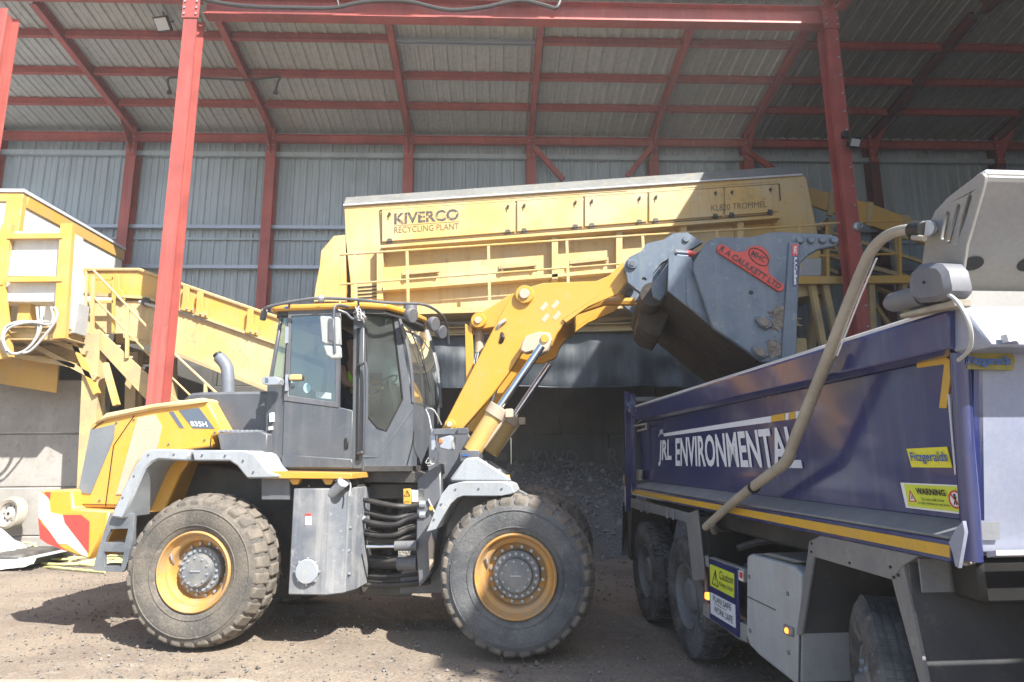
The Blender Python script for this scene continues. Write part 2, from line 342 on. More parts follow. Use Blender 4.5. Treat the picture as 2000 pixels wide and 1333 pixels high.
def stones(name, n, fn, rr, mat, seed):
    random.seed(seed); mb = MB()
    for i in range(n):
        c, s = fn(), random.uniform(*rr)*random.choice((.6, 1, 1, 1.5))
        vs = []
        for d in ((1, 0, 0), (-1, 0, 0), (0, 1, 0), (0, -1, 0), (0, 0, 1), (0, 0, -1)):
            vs.append(c+Vector(d)*s*random.uniform(.6, 1.2)+Vector((random.uniform(-.3, .3), random.uniform(-.3, .3), 0))*s)
        mb.add(vs, [(0, 2, 4), (2, 1, 4), (1, 3, 4), (3, 0, 4), (2, 0, 5), (1, 2, 5), (3, 1, 5), (0, 3, 5)])
    return mb.build(name, mat, smooth=0, rec=False)
def gp():
    while 1:
        x = random.uniform(-8, 6); y = random.uniform(5, 13)
        if random.random() < .35+.65*max(0, noise.noise(Vector((x*.8, y*.8, 2)))+.3): return Vector((x, y, .002))
gr = stones('ground_grit', 9000, gp, (.004, .013), stone, 3); tag(gr, 'loose grit and small stones scattered over the yard', 'gravel', kind='stuff')

# ================================================================= open fronted shed
XC = [-13.2, -9.6, -5.92, -2.24, 1.09, 4.45, 7.08, 10.6, 14.2]
YF, YR = 12.0, 16.3
def zr(y): return 11.55-.18*(max(y, 12)-12)       # underside of the roof sheets
shed = thing('open_shed', 'tall open fronted red steel shed with grey corrugated cladding', 'shed', (-2, 14, 0))
def corr(x0, x1, f, p=.333, d=.04):
    vs = []; x = x0
    while x < x1:
        for a, o in ((0, 0), (.3, 0), (.32, .35), (.36, .35), (.38, 0), (.66, 0), (.73, 1), (.9, 1), (.97, 0)): vs += [f(x+a*p, 0, o*d), f(x+a*p, 1, o*d)]
        x += p
    n = len(vs)//2
    return vs, [(2*i, 2*i+2, 2*i+3, 2*i+1) for i in range(n-1)]
m = MB(); m.add(*corr(-20, 7.45, lambda x, t, o: Vector((x, 11.8+4.75*t, zr(11.8+4.75*t)-o))))
roof = m.build('roof', roofm, shed, smooth=0, rec=False, thick=.006); m = MB()
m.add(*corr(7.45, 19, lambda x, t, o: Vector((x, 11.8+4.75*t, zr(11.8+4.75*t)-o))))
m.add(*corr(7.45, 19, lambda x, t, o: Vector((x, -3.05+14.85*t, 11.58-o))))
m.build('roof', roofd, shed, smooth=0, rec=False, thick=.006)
m = MB(); m.add(*corr(-20, 19, lambda x, t, o: Vector((x, 16.52-o, 3.6+7.2*t)))); 
wallc = m.build('wall', clad, shed, smooth=0, rec=False, thick=.006)
m = MB(); m.box(19, 19.15, -3, 16.6, 0, 11.7); m.box(10, 19.15, -3.12, -3.0, 0, 11.6); m.box(-20.15, -20, 11.8, 16.6, 0, 11.6); m.each('wall', clad, shed)  # front wall on the right is added, unseen, to keep sky light out
def col_i(x, y, z0, z1, w=.26, dp=.3):
    m = MB(); t = .016
    m.box(x-w/2, x+w/2, y-dp/2, y-dp/2+t, z0, z1); m.box(x-w/2, x+w/2, y+dp/2-t, y+dp/2, z0, z1)
    m.box(x-.006, x+.006, y-dp/2+t, y+dp/2-t, z0, z1)
    m.box(x-w/2-.08, x+w/2+.08, y-dp/2-.08, y+dp/2+.08, 0, .03)
    return m
for i, x in enumerate(XC):
    col_i(x, YR, 0, 10.5).build('rear_column', rdk if i > 6 else red, shed, smooth=0)
for x in (XC[1]-.33, XC[2]-.22):
    col_i(x, YF, 0, 10.86, .27, .34).build('front_column', red, shed, smooth=0)
XR6 = XC[6]+.1
m = col_i(XR6, YF, 0, 10.86, .27, .34)
c6 = m.build('front_column', red, shed, smooth=0)
m = MB()
for k in range(24): 
    z = 1+.41*k; m.cyl((XR6+.07, YF-.17, z), (XR6+.07, YF-.2, z), .022, n=6); 
m.each('bolt', galv, c6)
m = col_i(XC[6]+.3, -2.9, 0, 11.3); m.build('front_column', red, shed, smooth=0)
m = col_i(18.7, -2.9, 0, 11.3); m.build('front_column', red, shed, smooth=0)
# rafters
for i, x in enumerate(XC):
    MB().ibeam((x, YF+.2, zr(YF)-.21), (x, YR+.1, zr(YR)-.21), .14, .24).build('rafter', rdk if i > 6 else red, shed, smooth=0)
    if i >= 6: MB().ibeam((x, -3, 11.34), (x, 11.9, 11.34), .2, .34).build('rafter', rdk if i > 6 else red, shed, smooth=0)
for y in (13.1, 14.2, 15.25):
    m = MB(); mg = MB()
    for a, b in zip([-16.9]+XC, XC+[18.9]):
        if y == 13.1 and abs(a+2.24) < .1:
            for dy in (-.06, .06): mg.bar((a+.09, y+dy, zr(y)-.2), (b-.09, y+dy, zr(y)-.2), .05, .07)
            continue
        m.ibeam((a+.09, y, zr(y)-.14), (b-.09, y, zr(y)-.14), .1, .17)
    m.each('purlin', red, shed, join=3, smooth=0)
    if mg.v: mg.each('galvanised_purlin', galv, shed, smooth=0)
for y in (10.4, 8.8, 7.2, 5, 2, -1): MB().ibeam((XC[6], y, 11.42), (19, y, 11.42), .13, .2).build('purlin', red, shed, smooth=0)
MB().ibeam((-17, YR-.12, 10.36), (19, YR-.12, 10.36), .14, .22).build('eaves_beam', red, shed, smooth=0)
for i, x in enumerate(XC):
    z1 = zr(YR)-.33
    MB().prism([(x-.006, YR-.16, z1), (x-.006, YR-.8, z1+.11), (x-.006, YR-.16, z1-.55)], (.012, 0, 0)).build('gusset', red, shed, smooth=0)
    MB().box(x-.1, x+.1, YR-.175, YR-.155, z1-.62, z1+.2).build('end_plate', red, shed, smooth=0)
    m = MB()
    for k in range(4):
        for dx_ in (-.06, .06): m.cyl((x+dx_, YR-.175, z1-.5+.2*k), (x+dx_, YR-.195, z1-.5+.2*k), .016, n=6)
    m.each('bolt', galv, shed)
for x in (XC[2]-.22, XR6):
    MB().box(x-.17, x+.17, YF-.19, YF-.17, 10.7, 11.28).build('end_plate', red, shed, smooth=0)
    m = MB()
    for k in range(4):
        for dx_ in (-.12, .12): m.cyl((x+dx_, YF-.19, 10.78+.14*k), (x+dx_, YF-.215, 10.78+.14*k), .022, n=6)
    m.each('bolt', galv, shed)
MB().box(-20, 19, 16.44, 16.462, 7.58, 7.64).build('sheet_lap', clad, shed, smooth=0)
# front beam with gutter
MB().ibeam((XC[2], YF, 11.06), (XC[6]+.14, YF, 11.06), .26, .42).build('front_beam', red, shed, smooth=0)
MB().ibeam((-17, YF-.05, 11.36), (XC[2]-.1, YF-.05, 11.36), .26, .3).build('front_beam', red, shed, smooth=0)
MB().ibeam((XC[6]+.3, 11.8, 11.3), (XC[6]+.3, -3, 11.3), .2, .4).build('front_beam', red, shed, smooth=0)
MB().box(-17, XC[6]+.1, YF-.34, YF-.16, 11.4, 11.6).build('gutter', galv, shed, bevel=.01)
# girts on the rear wall
MB().box(-20, 19, 16.34, 16.44, 9.93, 10.06).build('rail', clad, shed)
for py in (445, 523):
    z = WY(400, py, 16.4).z; MB().box(-20, 19, 16.3, 16.42, z-.045, z+.045).build('rail', galv, shed)
# knee braces
for a, b in (((1045, 290), (1100, 352)), ((1275, 285), (1225, 345)), ((1450, 290), (1530, 345))):
    MB().bar(WY(*a, 16.1), WY(*b, 16.1), .14, .1, (0, 1, 0)).build('brace', red, shed, smooth=0)

# concrete bays beneath the screen
bay = thing('rear_push_wall', 'long dark dirty concrete push wall at the back of the bays under the screen, its top course added to stand in for shade', 'wall', (0, 15.9, 0))
m = MB(); x = -19.9
while x < 18.5: m.box(x, x+2.38, 15.75, 16.1, 0, 1.2); m.box(x+1.2, x+3.58, 15.76, 16.09, 1.2, 2.4); m.box(x, x+2.38, 15.75, 16.1, 2.4, 3.6); m.box(x+1.2, x+3.58, 15.76, 16.09, 3.6, 4.8); x += 2.4  # top course added dark to stand in for shade on the cladding behind
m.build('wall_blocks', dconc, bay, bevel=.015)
fl = mk('faint_chalk', (.165, .165, .16), .9, bump=.2)
for s, x0, x1, y0, y1 in (('-', 965, 990, 886, 900), ('KWD', 1040, 1130, 880, 915), ('R', 1188, 1208, 876, 908)):
    text(s, [WY(x0, y1, 15.74), WY(x1, y1, 15.74), WY(x1, y0, 15.74), WY(x0, y0, 15.74)], fl, bay, bold=.01)
for k, (x, w_, lab) in enumerate(((-3.4, .5, 'dark concrete dividing wall behind the loader cab'), (5.9, .5, 'dark concrete dividing wall behind the raised bucket'))):
    t = thing('dividing_wall', lab, 'wall', (x, 14.4, 0)); m = MB()
    for j in range(3): m.box(x, x+w_, 13.2+.003*j, 15.7, 1.2*j, 1.2*j+1.195)
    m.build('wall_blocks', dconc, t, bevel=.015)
# aggregate heap
def hz(x, y):
    r = ((x-1.6)/4.4)**2+((y-15.6)/3.4)**2
    z = 1.75*max(0, 1-r)**.9
    return z+(.10*noise.noise(Vector((x*1.1, y*1.1, 9)))+.05*noise.noise(Vector((x*4, y*4, 5))))*(min(1, z*3))-.02
heapm = mk('aggregate_heap', (.15, .147, .142), .95, col2=(.09, .09, .09), amt=.8, scale=1.6, spots=(.26, .25, .24), spamt=.5, spscale=16, bump=.8, bscale=16, fine=.3)
h = MB().grid(lambda u, v: Vector((-3+9.0*u, 12.1+3.6*v, hz(-3+9.0*u, 12.1+3.6*v))), 110, 50).build('aggregate_heap', heapm, smooth=60, rec=False)
tag(h, 'low heap of dark grey crushed aggregate under the screen', 'heap', kind='stuff')
def hp():
    while 1:
        x = random.uniform(-3, 6); y = random.uniform(12, 15.7); z = hz(x, y)
        if z > .0 or random.random() < .3: return Vector((x, y, max(z, 0)))
hs = stones('heap_stones', 9000, hp, (.008, .03), stone, 5); tag(hs, 'loose grey stones lying over the aggregate heap', 'stones', kind='stuff')
lmp = stones('heap_rubble', 700, hp, (.035, .085), stone, 8); tag(lmp, 'larger lumps of grey rubble lying on the aggregate heap', 'rubble', kind='stuff')
def gp2():
    while 1:
        x = random.uniform(-7, 5); y = random.uniform(4.8, 12)
        if noise.noise(Vector((x*.6, y*.9, 7))) > .08: return Vector((x, y, .0))
cl = stones('dirt_clods', 1100, gp2, (.009, .022), lugm, 9); tag(cl, 'brown clods of dried dirt lying in patches on the yard', 'clods', kind='stuff')

# ================================================================= trommel screen
YT = 12.9
tr = thing('recycling_screen', 'long yellow enclosed recycling screen raised over the bays with hinged doors', 'screening machine', (1.8, 14.2, 0))
P = lambda x, y, dy=0: WY(x, y, YT+dy)
dY = Vector((0, 1, 0))
hous = MB().prism([P(672, 401), P(1330, 357), P(1568, 341), P(1576, 350), P(1600, 482), P(1612, 575), P(1100, 640), P(820, 650), P(692, 655), P(688, 590), P(674, 462)], dY*2.5).build('housing', kyel, tr, smooth=30, bevel=.015)
# sloping cover along the top
a0, a1 = P(671, 401, -.02), P(1566, 341, -.02); b0, b1 = P(676, 386, .35), P(1558, 324, .35)
top_gm = mk('cover_metal', (.24, .25, .25), .5, .2, col2=(.19, .2, .2), amt=.6, scale=1.5, streak=(.45, .36, .2), samt=.4, bump=.05)
m = MB(); up = Vector((0, 0, .03))
m.add([a0, a1, b1, b0, a0-up, a1-up, b1-up, b0-up, b0+dY*1.8, b1+dY*1.8], [(0, 1, 2, 3), (4, 5, 1, 0), (4, 5, 6, 7), (0, 3, 7, 4), (1, 2, 6, 5), (3, 2, 9, 8)])
m.build('top_cover', top_gm, tr, smooth=0)
MB().tube([a0+Vector((0, -.012, -.01)), a1+Vector((0, -.012, -.01))], .022, 8).build('drip_edge', twh, tr)
# doors
dx = [745, 1008, 1140, 1265, 1413, 1520]
def dtop(x): return 412+(x-745)*(362-412)/(1520-745)
def dbot(x): return 474+(x-745)*(415-474)/(1520-745)
for i in range(5):
    xa, xb = dx[i]+2, dx[i+1]-2
    d = MB().prism([P(xa, dbot(xa)), P(xb, dbot(xb)), P(xb, dtop(xb)), P(xa, dtop(xa))], dY*-.05).build('access_door', kyel, tr, bevel=.006)
    m = MB()
    for x in (xa+14, xb-14):
        m.cyl(P(x-5, dbot(x-5)-1, -.075), P(x+5, dbot(x+5)-1, -.075), .022, n=8); m.bar(P(x, dbot(x)-6, -.06), P(x, dbot(x)+4, -.06), .09, .03, (0, 1, 0))
    m.each('hinge', blk, d, join=2)
    m = MB()
    for x in (xa+14, xb-14): c = P(x, dtop(x)+8, -.05); m.cyl(c, c-dY*.04, .03, n=8); m.bar(c-dY*.04, c-dY*.04+Vector((0, 0, -.07)), .02, .015)
    m.each('latch', blk, d, join=2)
# frame seam around doors
m = MB()
for p, q in (((742, 411), (1522, 360)), ((742, 411), (745, 478)), ((1522, 360), (1526, 416)), ((745, 477), (1526, 417.5))): m.bar(P(*p, -.01), P(*q, -.01), .02, .02, (0, 1, 0))
m.each('door_frame', kbrown, tr)
for x0, x1, yo in ((675, 790, -5), (792, 1225, -4), (1240, 1330, 4), (1332, 1520, -3)):
    m = MB(); m.bar(P(x0, dtop(x0)+yo-4, -.004), P(x1, dtop(x1)+yo-4, -.004), .012, .01, (0, 1, 0)); m.build('seam', kdirt, tr)
# ledge under the doors and lower rail
def strip(x0, y0, x1, y1, hpx, dy0, dy1, name, mat, n=tr):
    MB().prism([P(x0, y0+hpx, dy1), P(x1, y1+hpx, dy1), P(x1, y1, dy1), P(x0, y0, dy1)], dY*(dy0-dy1)).build(name, mat, n, bevel=.006)
strip(745, 479, 1526, 420, 6, 0, -.28, 'ledge', kyel)
strip(745, 562, 1560, 497, 7, 0, -.2, 'lower_rail', kyel)
strip(745, 618, 1560, 575, 9, 0, -.14, 'lower_rail', kyel)
for x, y0, y1 in ((1082, 462, 553), (1206, 452, 545), (745, 485, 590), (1330, 445, 535), (1440, 440, 525)):
    MB().prism([P(x-6, y1), P(x+6, y1), P(x+6, y0), P(x-6, y0)], dY*-.2).build('rib', kyel, tr, bevel=.004)
# raised handles / hatches on the lower panels
for x0, y0, x1, y1 in ((978, 522, 1047, 516), (1112, 513, 1186, 505), (790, 534, 858, 528)):
    m = MB(); m.bar(P(x0, y0, -.1), P(x1, y1, -.1), .08, .05, (0, 1, 0)); m.bar(P(x0+3, y0, 0), P(x0+3, y0+8, -.1), .04, .04); m.bar(P(x1-3, y1, 0), P(x1-3, y1+8, -.1), .04, .04)
    m.prism([P(x0-4, y0+12), P(x1+4, y1+12), P(x1+4, y1-2), P(x0-4, y0-2)], dY*-.03)
    m.build('grab_handle', kdirt, tr)
# vented panel by the left end
m = MB().prism([P(686, 590), P(745, 587), P(745, 553), P(686, 556)], dY*-.05); pv = m.build('vent_panel', kyel, tr, bevel=.006)
m = MB()
for k in range(4): m.bar(P(694, 562+7*k, -.06), P(738, 559+7*k, -.06), .02, .02)
m.each('slot', black, pv)
# left discharge chute
MB().prism([P(624, 520), P(627, 490), P(652, 461), P(674, 459), P(676, 590), P(612, 590), P(616, 560)], dY*1.8).build('chute', kyel, tr, bevel=.01)
# right hand end plate with overlap
MB().prism([P(1500, 395), P(1582, 390), P(1600, 480), P(1612, 575), P(1530, 585), P(1515, 470)], dY*-.03).build('end_plate', kyel, tr, bevel=.006)
# walkway rail in front
YW = -.75
def HR(pts, name='handrail', r=.024, mat=kyel, n=tr, dy=YW):
    return MB().tube([P(*p, dy) for p in pts], r, 8).build(name, mat, n)
hr = HR([(664, 600), (664, 498), (1250, 460), (1560, 442), (1640, 436)])
HR([(664, 556), (1250, 513)], r=.02)
for x, y0, y1 in ((693, 496, 600), (795, 490, 612), (954, 480, 615), (1107, 470, 560), (1255, 460, 520), (1400, 452, 500), (1560, 442, 520)):
    MB().bar(P(x, y0, YW), P(x+3, y1, YW), .055, .03, (0, 1, 0)).build('post', kyel, tr)
strip(690, 606, 1260, 590, 12, -.05, YW-.05, 'walkway', kyel)
# mesh guards and bottom beam
for x0, x1 in ((810, 883), (888, 935), (945, 1010)):
    a, b = 613-(x0-810)*.03, 640
    MB().prism([P(x0, 638, -.1), P(x1, 636, -.1), P(x1, 612, -.1), P(x0, 615, -.1)], dY*.03).build('mesh_guard', meshm, tr)
MB().ibeam(P(690, 655, -.3), P(1560, 632, -.3), .3, .16).build('support_beam', kdirt, tr, smooth=0)
MB().ibeam(P(690, 655, 1.9), P(1560, 632, 1.9), .3, .16).build('support_beam', kdirt, tr, smooth=0)
for x in (-2.7, 6.3):
    for y in (12.75, 14.9): MB().ibeam((x, y, 0), (x, y, 4.2), .26, .26, (0, 1, 0)).build('support_leg', kdirt, tr, smooth=0)
MB().tube([P(820, 628, -.15), P(900, 632, -.15), P(1010, 625, -.15)], .03, 8).build('air_line', lcable, tr)
# writing
def TQ(x0, yb0, x1, yb1, h, dy=-.052, sh=0): return [P(x0, yb0, dy), P(x1, yb1, dy), P(x1+sh, yb1-h, dy), P(x0+sh, yb0-h, dy)]
text('KIVERCO', TQ(770, 439, 896, 430, 22), kdark, tr, bold=.028)
text('RECYCLING PLANT', TQ(770, 456, 896, 448, 12), kbrown, tr)
MB().bar(P(770, 441.5, -.053), P(897, 433, -.053), .008, .003, (0, 1, 0)).build('underline', kbrown, tr)
text('KL820 TROMMEL', TQ(1389, 413, 1497, 405, 12), kbrown, tr)
# streaks of rust coloured dirt are in the paint material

# tarpaulin
tp = thing('tarpaulin', 'dark blue grey tarpaulin curtain hanging below the yellow screen', 'tarpaulin', (2, 12.8, 0))
pa, pb = WY(700, 655, 12.55), WY(1700, 640, 12.55); za, zb = pa.z, WY(1000, 757, 12.55).z
def tfn(u, v):
    x = pa.x+(8.0)*u; z = za+.1*u+(zb-za-.1*u)*v
    sag = .05*sin(u*34+3*sin(u*9))*(.3+v)+.10*noise.noise(Vector((x*.8, z*2.2, 1)))+.04*noise.noise(Vector((x*3, z*1.5, 7)))
    return Vector((x, 12.55+sag, z+.02*sin(u*20)*v))
MB().grid(tfn, 160, 24).build('curtain', tarp, tp, smooth=60, rec=False, thick=.006)
MB().tube([tfn(i/60, 1)+Vector((0, 0, .01)) for i in range(61)], .022, 8).build('hem', tarp, tp)
MB().tube([tfn(i/60, 0) for i in range(61)], .02, 8).build('hem', blk, tp)

# inclined conveyor and catwalk behind the right hand column (in shade)
rc = thing('discharge_conveyor', 'shaded yellow conveyor sloping down behind the right hand red column', 'conveyor', (9, 13.8, 0))
Q = lambda x, y, dy=0: WY(x, y, 13.4+dy)
MB().prism([Q(1575, 366), Q(1700, 398), Q(1800, 436), Q(1950, 500), Q(1950, 540), Q(1790, 470), Q(1640, 420), Q(1580, 400)], dY*.06).build('side_plate', kyel2, rc)
MB().prism([Q(1575, 366, 1), Q(1700, 398, 1), Q(1800, 436, 1), Q(1950, 500, 1), Q(1950, 540, 1), Q(1790, 470, 1), Q(1640, 420, 1), Q(1580, 400, 1)], dY*.06).build('side_plate', kyel2, rc)
MB().add([Q(1580, 392, .05), Q(1950, 528, .05), Q(1950, 528, 1), Q(1580, 392, 1)], [(0, 1, 2, 3)]).build('belt', hose, rc, smooth=0, thick=.02)
for x, y in ((1625, 378), (1700, 398), (1770, 424), (1850, 456)): MB().bar(Q(x, y-2, -.03), Q(x-4, y+44, -.03), .12, .06, (0, 1, 0)).build('bracket', kdirt, rc)
for p, q, r_ in (((1590, 445), (1950, 560), .05), ((1600, 440), (1740, 640), .05), ((1745, 430), (1765, 640), .06), ((1560, 480), (1700, 500), .04), ((1620, 500), (1780, 545), .06), ((1600, 520), (1780, 590), .05)):
    MB().bar(Q(*p, .2), Q(*q, .2), r_*1.6, r_*1.6).build('frame_bar', kdirt, rc)
MB().bar(Q(1580, 700, .2), Q(1620, 430, .2), .16, .16).build('frame_bar', kdirt, rc)
MB().cyl(Q(1640, 530, .1), Q(1900, 570, .1), .09).build('roller_drum', blk, rc)
cw = thing('catwalk', 'yellow edged catwalk in the shade behind the raised bucket', 'catwalk', (7.5, 13, 0))
Q2 = lambda x, y, dy=0: WY(x, y, 12.6+dy)
MB().bar(Q2(1555, 549), Q2(1775, 547), .12, .16, (0, 0, 1)).build('edge_beam', kyel2, cw)
MB().bar(Q2(1555, 549, .8), Q2(1775, 547, .8), .12, .16, (0, 0, 1)).build('edge_beam', kyel2, cw)
MB().prism([Q2(1555, 545, .05), Q2(1775, 543, .05), Q2(1775, 543, .75), Q2(1555, 545, .75)], (0, 0, .02)).build('deck', blk, cw)
for x in (1617, 1665, 1758): MB().bar(Q2(x, 545), Q2(x-1, 440), .05, .05, (0, 1, 0)).build('post', kyel2, cw)
HR([(1600, 437), (1760, 432)], mat=kyel2, n=cw, dy=-.3); HR([(1600, 500), (1760, 496)], mat=kyel2, n=cw, dy=-.3)
for a, b in (((1585, 555), (1612, 700)), ((1610, 555), (1640, 700)), ((1700, 555), (1705, 700)), ((1765, 555), (1770, 700))): MB().bar(Q2(*a, .1), Q2(*b, .1), .12, .12, (0, 1, 0)).build('leg', kdirt, cw)
MB().prism([Q2(1563, 505), Q2(1605, 505), Q2(1605, 540), Q2(1563, 540)], dY*.5).build('control_box', tbox, cw, bevel=.02)

# ================================================================= left: conveyor, stair, cabin
cv = thing('feed_conveyor', 'long yellow inclined conveyor running down behind the loader cab', 'conveyor', (-5.5, 13.3, 0))
sk = [P(165, 527), P(272, 527), P(540, 620), P(640, 656), P(640, 706), P(540, 668), P(289, 580), P(165, 573)]
MB().prism(sk, dY*.05).build('skirt_plate', kyel2, cv, bevel=.004)
MB().prism([p+dY*1.0 for p in sk], dY*.05).build('skirt_plate', kyel2, cv, bevel=.004)
MB().tube([P(165, 527, -.02), P(272, 527, -.02), P(540, 620, -.02), P(640, 656, -.02)], .035, 6).build('rim', kyel, cv)
MB().tube([P(165, 575, -.06), P(289, 582, -.06), P(540, 671, -.06), P(640, 708, -.06)], .045, 4).build('rim', kdirt, cv)
mbp = [P(165, 588, -.02), P(285, 588, -.02), P(540, 674, -.02), P(640, 711, -.02), P(640, 805, -.02), P(540, 764, -.02), P(338, 685, -.02), P(240, 652, -.02), P(165, 652, -.02)]
MB().prism(mbp, dY*.06).build('main_beam', kyel, cv, bevel=.004)
MB().prism([p+dY*1.1 for p in mbp], dY*.06).build('main_beam', kyel, cv, bevel=.004)
MB().prism([P(240, 652, -.16), P(338, 685, -.16), P(640, 803, -.16), P(640, 812, -.16), P(338, 693, -.16), P(240, 660, -.16)], dY*.35).build('flange', kdirt, cv, bevel=.004)
MB().add([P(170, 560, .05), P(289, 566, .05), P(640, 690, .05), P(640, 690, .95), P(289, 566, .95), P(170, 560, .95)], [(0, 1, 4, 5), (1, 2, 3, 4)]).build('belt', hose, cv, smooth=0, thick=.02)
for x, y in ((230, 548), (317, 556), (392, 583), (490, 617), (365, 573)):
    b = MB().prism([P(x-9, y+34, -.05), P(x+16, y+40, -.05), P(x+14, y+22, -.05), P(x+6, y+18, -.05), P(x+6, y-10, -.05), P(x-4, y-12, -.05), P(x-6, y+16, -.05)], dY*-.07).build('bracket', kyel2, cv, bevel=.004)
    m = MB(); 
    for q in ((x, y+30), (x+10, y+32)): m.cyl(P(*q, -.12), P(*q, -.16), .02, n=6)
    m.each('bolt', galv, b)
HR([(272, 590), (345, 612)], 'pipe', .03, lcable, cv, -.1)
MB().cyl(P(285, 590, -.12), P(285, 590, .1), .09).build('roller_drum', blk, cv)
for a, b in (((262, 690), (262, 800)), ((330, 700), (330, 800)),): MB().bar(P(*a, .3), P(a[0], 900, .3), .25, .2, (0, 1, 0)).build('leg', kdirt, cv)

st = thing('steel_stair', 'dusty yellow steel stair with handrails coming down from the cabin deck', 'stairs', (-7, 12.5, 0))
Z = lambda x, y, dy=0: WY(x, y, 12.35+dy)
for k, dy in enumerate((0, .8)):
    MB().prism([Z(168, 655, dy), Z(192, 643, dy), Z(300, 742, dy), Z(450, 868, dy), Z(450, 900, dy), Z(282, 778, dy)], dY*.05).build('stringer', kdirt if k == 0 else kyel2, st, bevel=.004)
for k in range(11):
    x = 196+24*k; y = 652+21.5*k
    m = MB(); m.prism([Z(x, y, .06), Z(x+16, y+1, .06), Z(x+16, y+1, .79), Z(x, y, .79)], (0, 0, -.04)); m.build('tread', meshm, st)
for dy in (-.03, .85):
    MB().tube([Z(168, 650, dy), Z(168, 530, dy), Z(182, 528, dy), Z(312, 665, dy), Z(430, 775, dy)], .024, 8).build('handrail', kyel2 if dy > 0 else kyel, st)
    MB().tube([Z(182, 580, dy), Z(312, 715, dy), Z(420, 820, dy)], .02, 8).build('handrail', kyel, st)
    for x, y0, y1 in ((182, 540, 655), (250, 600, 700), (297, 650, 745), (402, 750, 830)): MB().bar(Z(x, y0, dy), Z(x-2, y1, dy), .06, .04, (0, 1, 0)).build('post', kyel, st)
for a, b in (((182, 545), (222, 545)), ((182, 590), (222, 590)), ((222, 540), (222, 650)), ((165, 528), (182, 580))): MB().bar(Z(*a, .3), Z(*b, .3), .05, .05).build('gate_bar', kyel2, st)

cb = thing('picking_cabin', 'white picking cabin with yellow trim on a raised deck at far left', 'cabin', (-10, 13.5, 0))
CY = 12.15
K = lambda x, y, dy=0: WY(x, y, CY+dy)
ra = K(45, 378); XR = ra.x; zt = ra.z; zf = K(45, 640).z; CD = 3.5
MB().box(-16, XR, CY, CY+CD, zf, zt).build('walls', cabw, cb, bevel=.01)
MB().box(-16, XR+.06, CY-.06, CY+CD, zt, zt+.07).build('roof', twh, cb, bevel=.01)
MB().box(XR-.28, XR+.03, CY-.03, CY+.1, zf, zt-.002).build('corner_post', kyel2, cb, bevel=.01)
MB().box(-16, XR+.031, CY-.032, CY+.05, zt-.19, zt-.003).build('trim', kyel2, cb, bevel=.01)
MB().box(XR-.05, XR+.035, CY+.1, CY+CD, zt-.26, zt-.003).build('trim', kyel2, cb, bevel=.01)
MB().box(XR-.05, XR+.035, CY, CY+CD, zf-.05, zf+.15).build('trim', kyel2, cb, bevel=.01)
# window in the side wall near the far end
m = MB().box(XR-.02, XR+.03, CY+.75, CY+1.3, zf+1.3, zf+2.0); m.build('window', glsd, cb)
# framed electrical enclosure on the deck edge
eb = thing('equipment_enclosure', 'white metal enclosure held in a yellow frame in front of the cabin', 'enclosure', (-9, 11.9, 4))
E_ = lambda x, y, dy=0: WY(x, y, 11.75+dy)
e0 = E_(14, 452); e1 = E_(122, 590)
MB().box(e0.x, E_(140, 450).x, 11.75, 12.12, e1.z, e0.z).build('cabinet', cabw, eb, bevel=.012)
MB().box(E_(22, 500).x, E_(104, 500).x, 11.73, 11.75, E_(60, 540).z, E_(60, 500).z).build('panel', white, eb, bevel=.006)
MB().box(E_(124, 600).x, E_(150, 600).x, 11.78, 12.12, E_(130, 650).z, e1.z-.004).build('side_panel', tbox, eb, bevel=.006)
MB().bar(E_(133, 438, -.08), E_(118, 662, -.08), .22, .09, (0, 1, 0)).build('frame_post', kyel2, eb)
MB().bar(E_(16, 440, -.08), E_(-2, 560, -.08), .2, .09, (0, 1, 0)).build('frame_post', kyel2, eb)
MB().bar(E_(-2, 560, -.08), E_(14, 700, -.08), .2, .09, (0, 1, 0)).build('frame_post', kyel2, eb)
for y in (463, 547): MB().bar(E_(18, y, -.1), E_(124, y-1, -.1), .09, .1).build('frame_rail', kyel2, eb)
MB().box(E_(24, 600).x, E_(48, 600).x, 11.9, 12.1, E_(30, 624).z, E_(30, 588).z).build('junction_box', kyel2, eb)
MB().box(E_(70, 600).x, E_(100, 600).x, 12.0, 12.1, E_(30, 624).z, E_(30, 590).z).build('junction_box', cabw, eb)
# deck with braces and legs
dk = thing('cabin_deck', 'yellow steel deck with braced legs carrying the white cabin', 'platform', (-9, 12.5, 0))
MB().box(-16, K(165, 640).x, 11.7, 15.6, K(100, 652, -.4).z, K(100, 641, -.4).z).build('deck_plate', kdirt, dk)
MB().ibeam((-16, 11.72, K(100, 652, -.45).z), (K(120, 640, -.4).x, 11.72, K(100, 652, -.45).z), .15, .24).build('edge_beam', kyel, dk, smooth=0)
MB().ibeam((K(160, 640).x, 11.7, K(100, 652, -.45).z), (K(160, 640).x, 15.6, K(100, 652, -.45).z), .12, .2).build('edge_beam', kdirt, dk, smooth=0)
MB().ibeam(Z(187, 655), Z(172, 1010), .3, .25, (0, 1, 0)).build('leg', kdirt, dk, smooth=0)
MB().ibeam(Z(260, 740, .5), Z(255, 980, .5), .2, .2, (0, 1, 0)).build('leg', kdirt, dk, smooth=0)
for a, b, mt_ in (((138, 650), (190, 770), kyel2), ((205, 710), (228, 792), kyel), ((20, 650), (190, 740), kdirt), ((0, 690), (150, 715), kdirt), ((60, 650), (170, 690), kdirt)):
    MB().bar(Z(*a, -.15), Z(*b, -.15), .11, .09).build('brace', mt_, dk)
MB().box(-15, -6.6, 15.2, 15.4, 0, 4).build('back_panel', dconc, dk)
MB().box(-16, K(150, 640).x, 12.7, 12.9, K(0, 700).z, K(0, 668).z).build('under_rail', kdirt, dk)
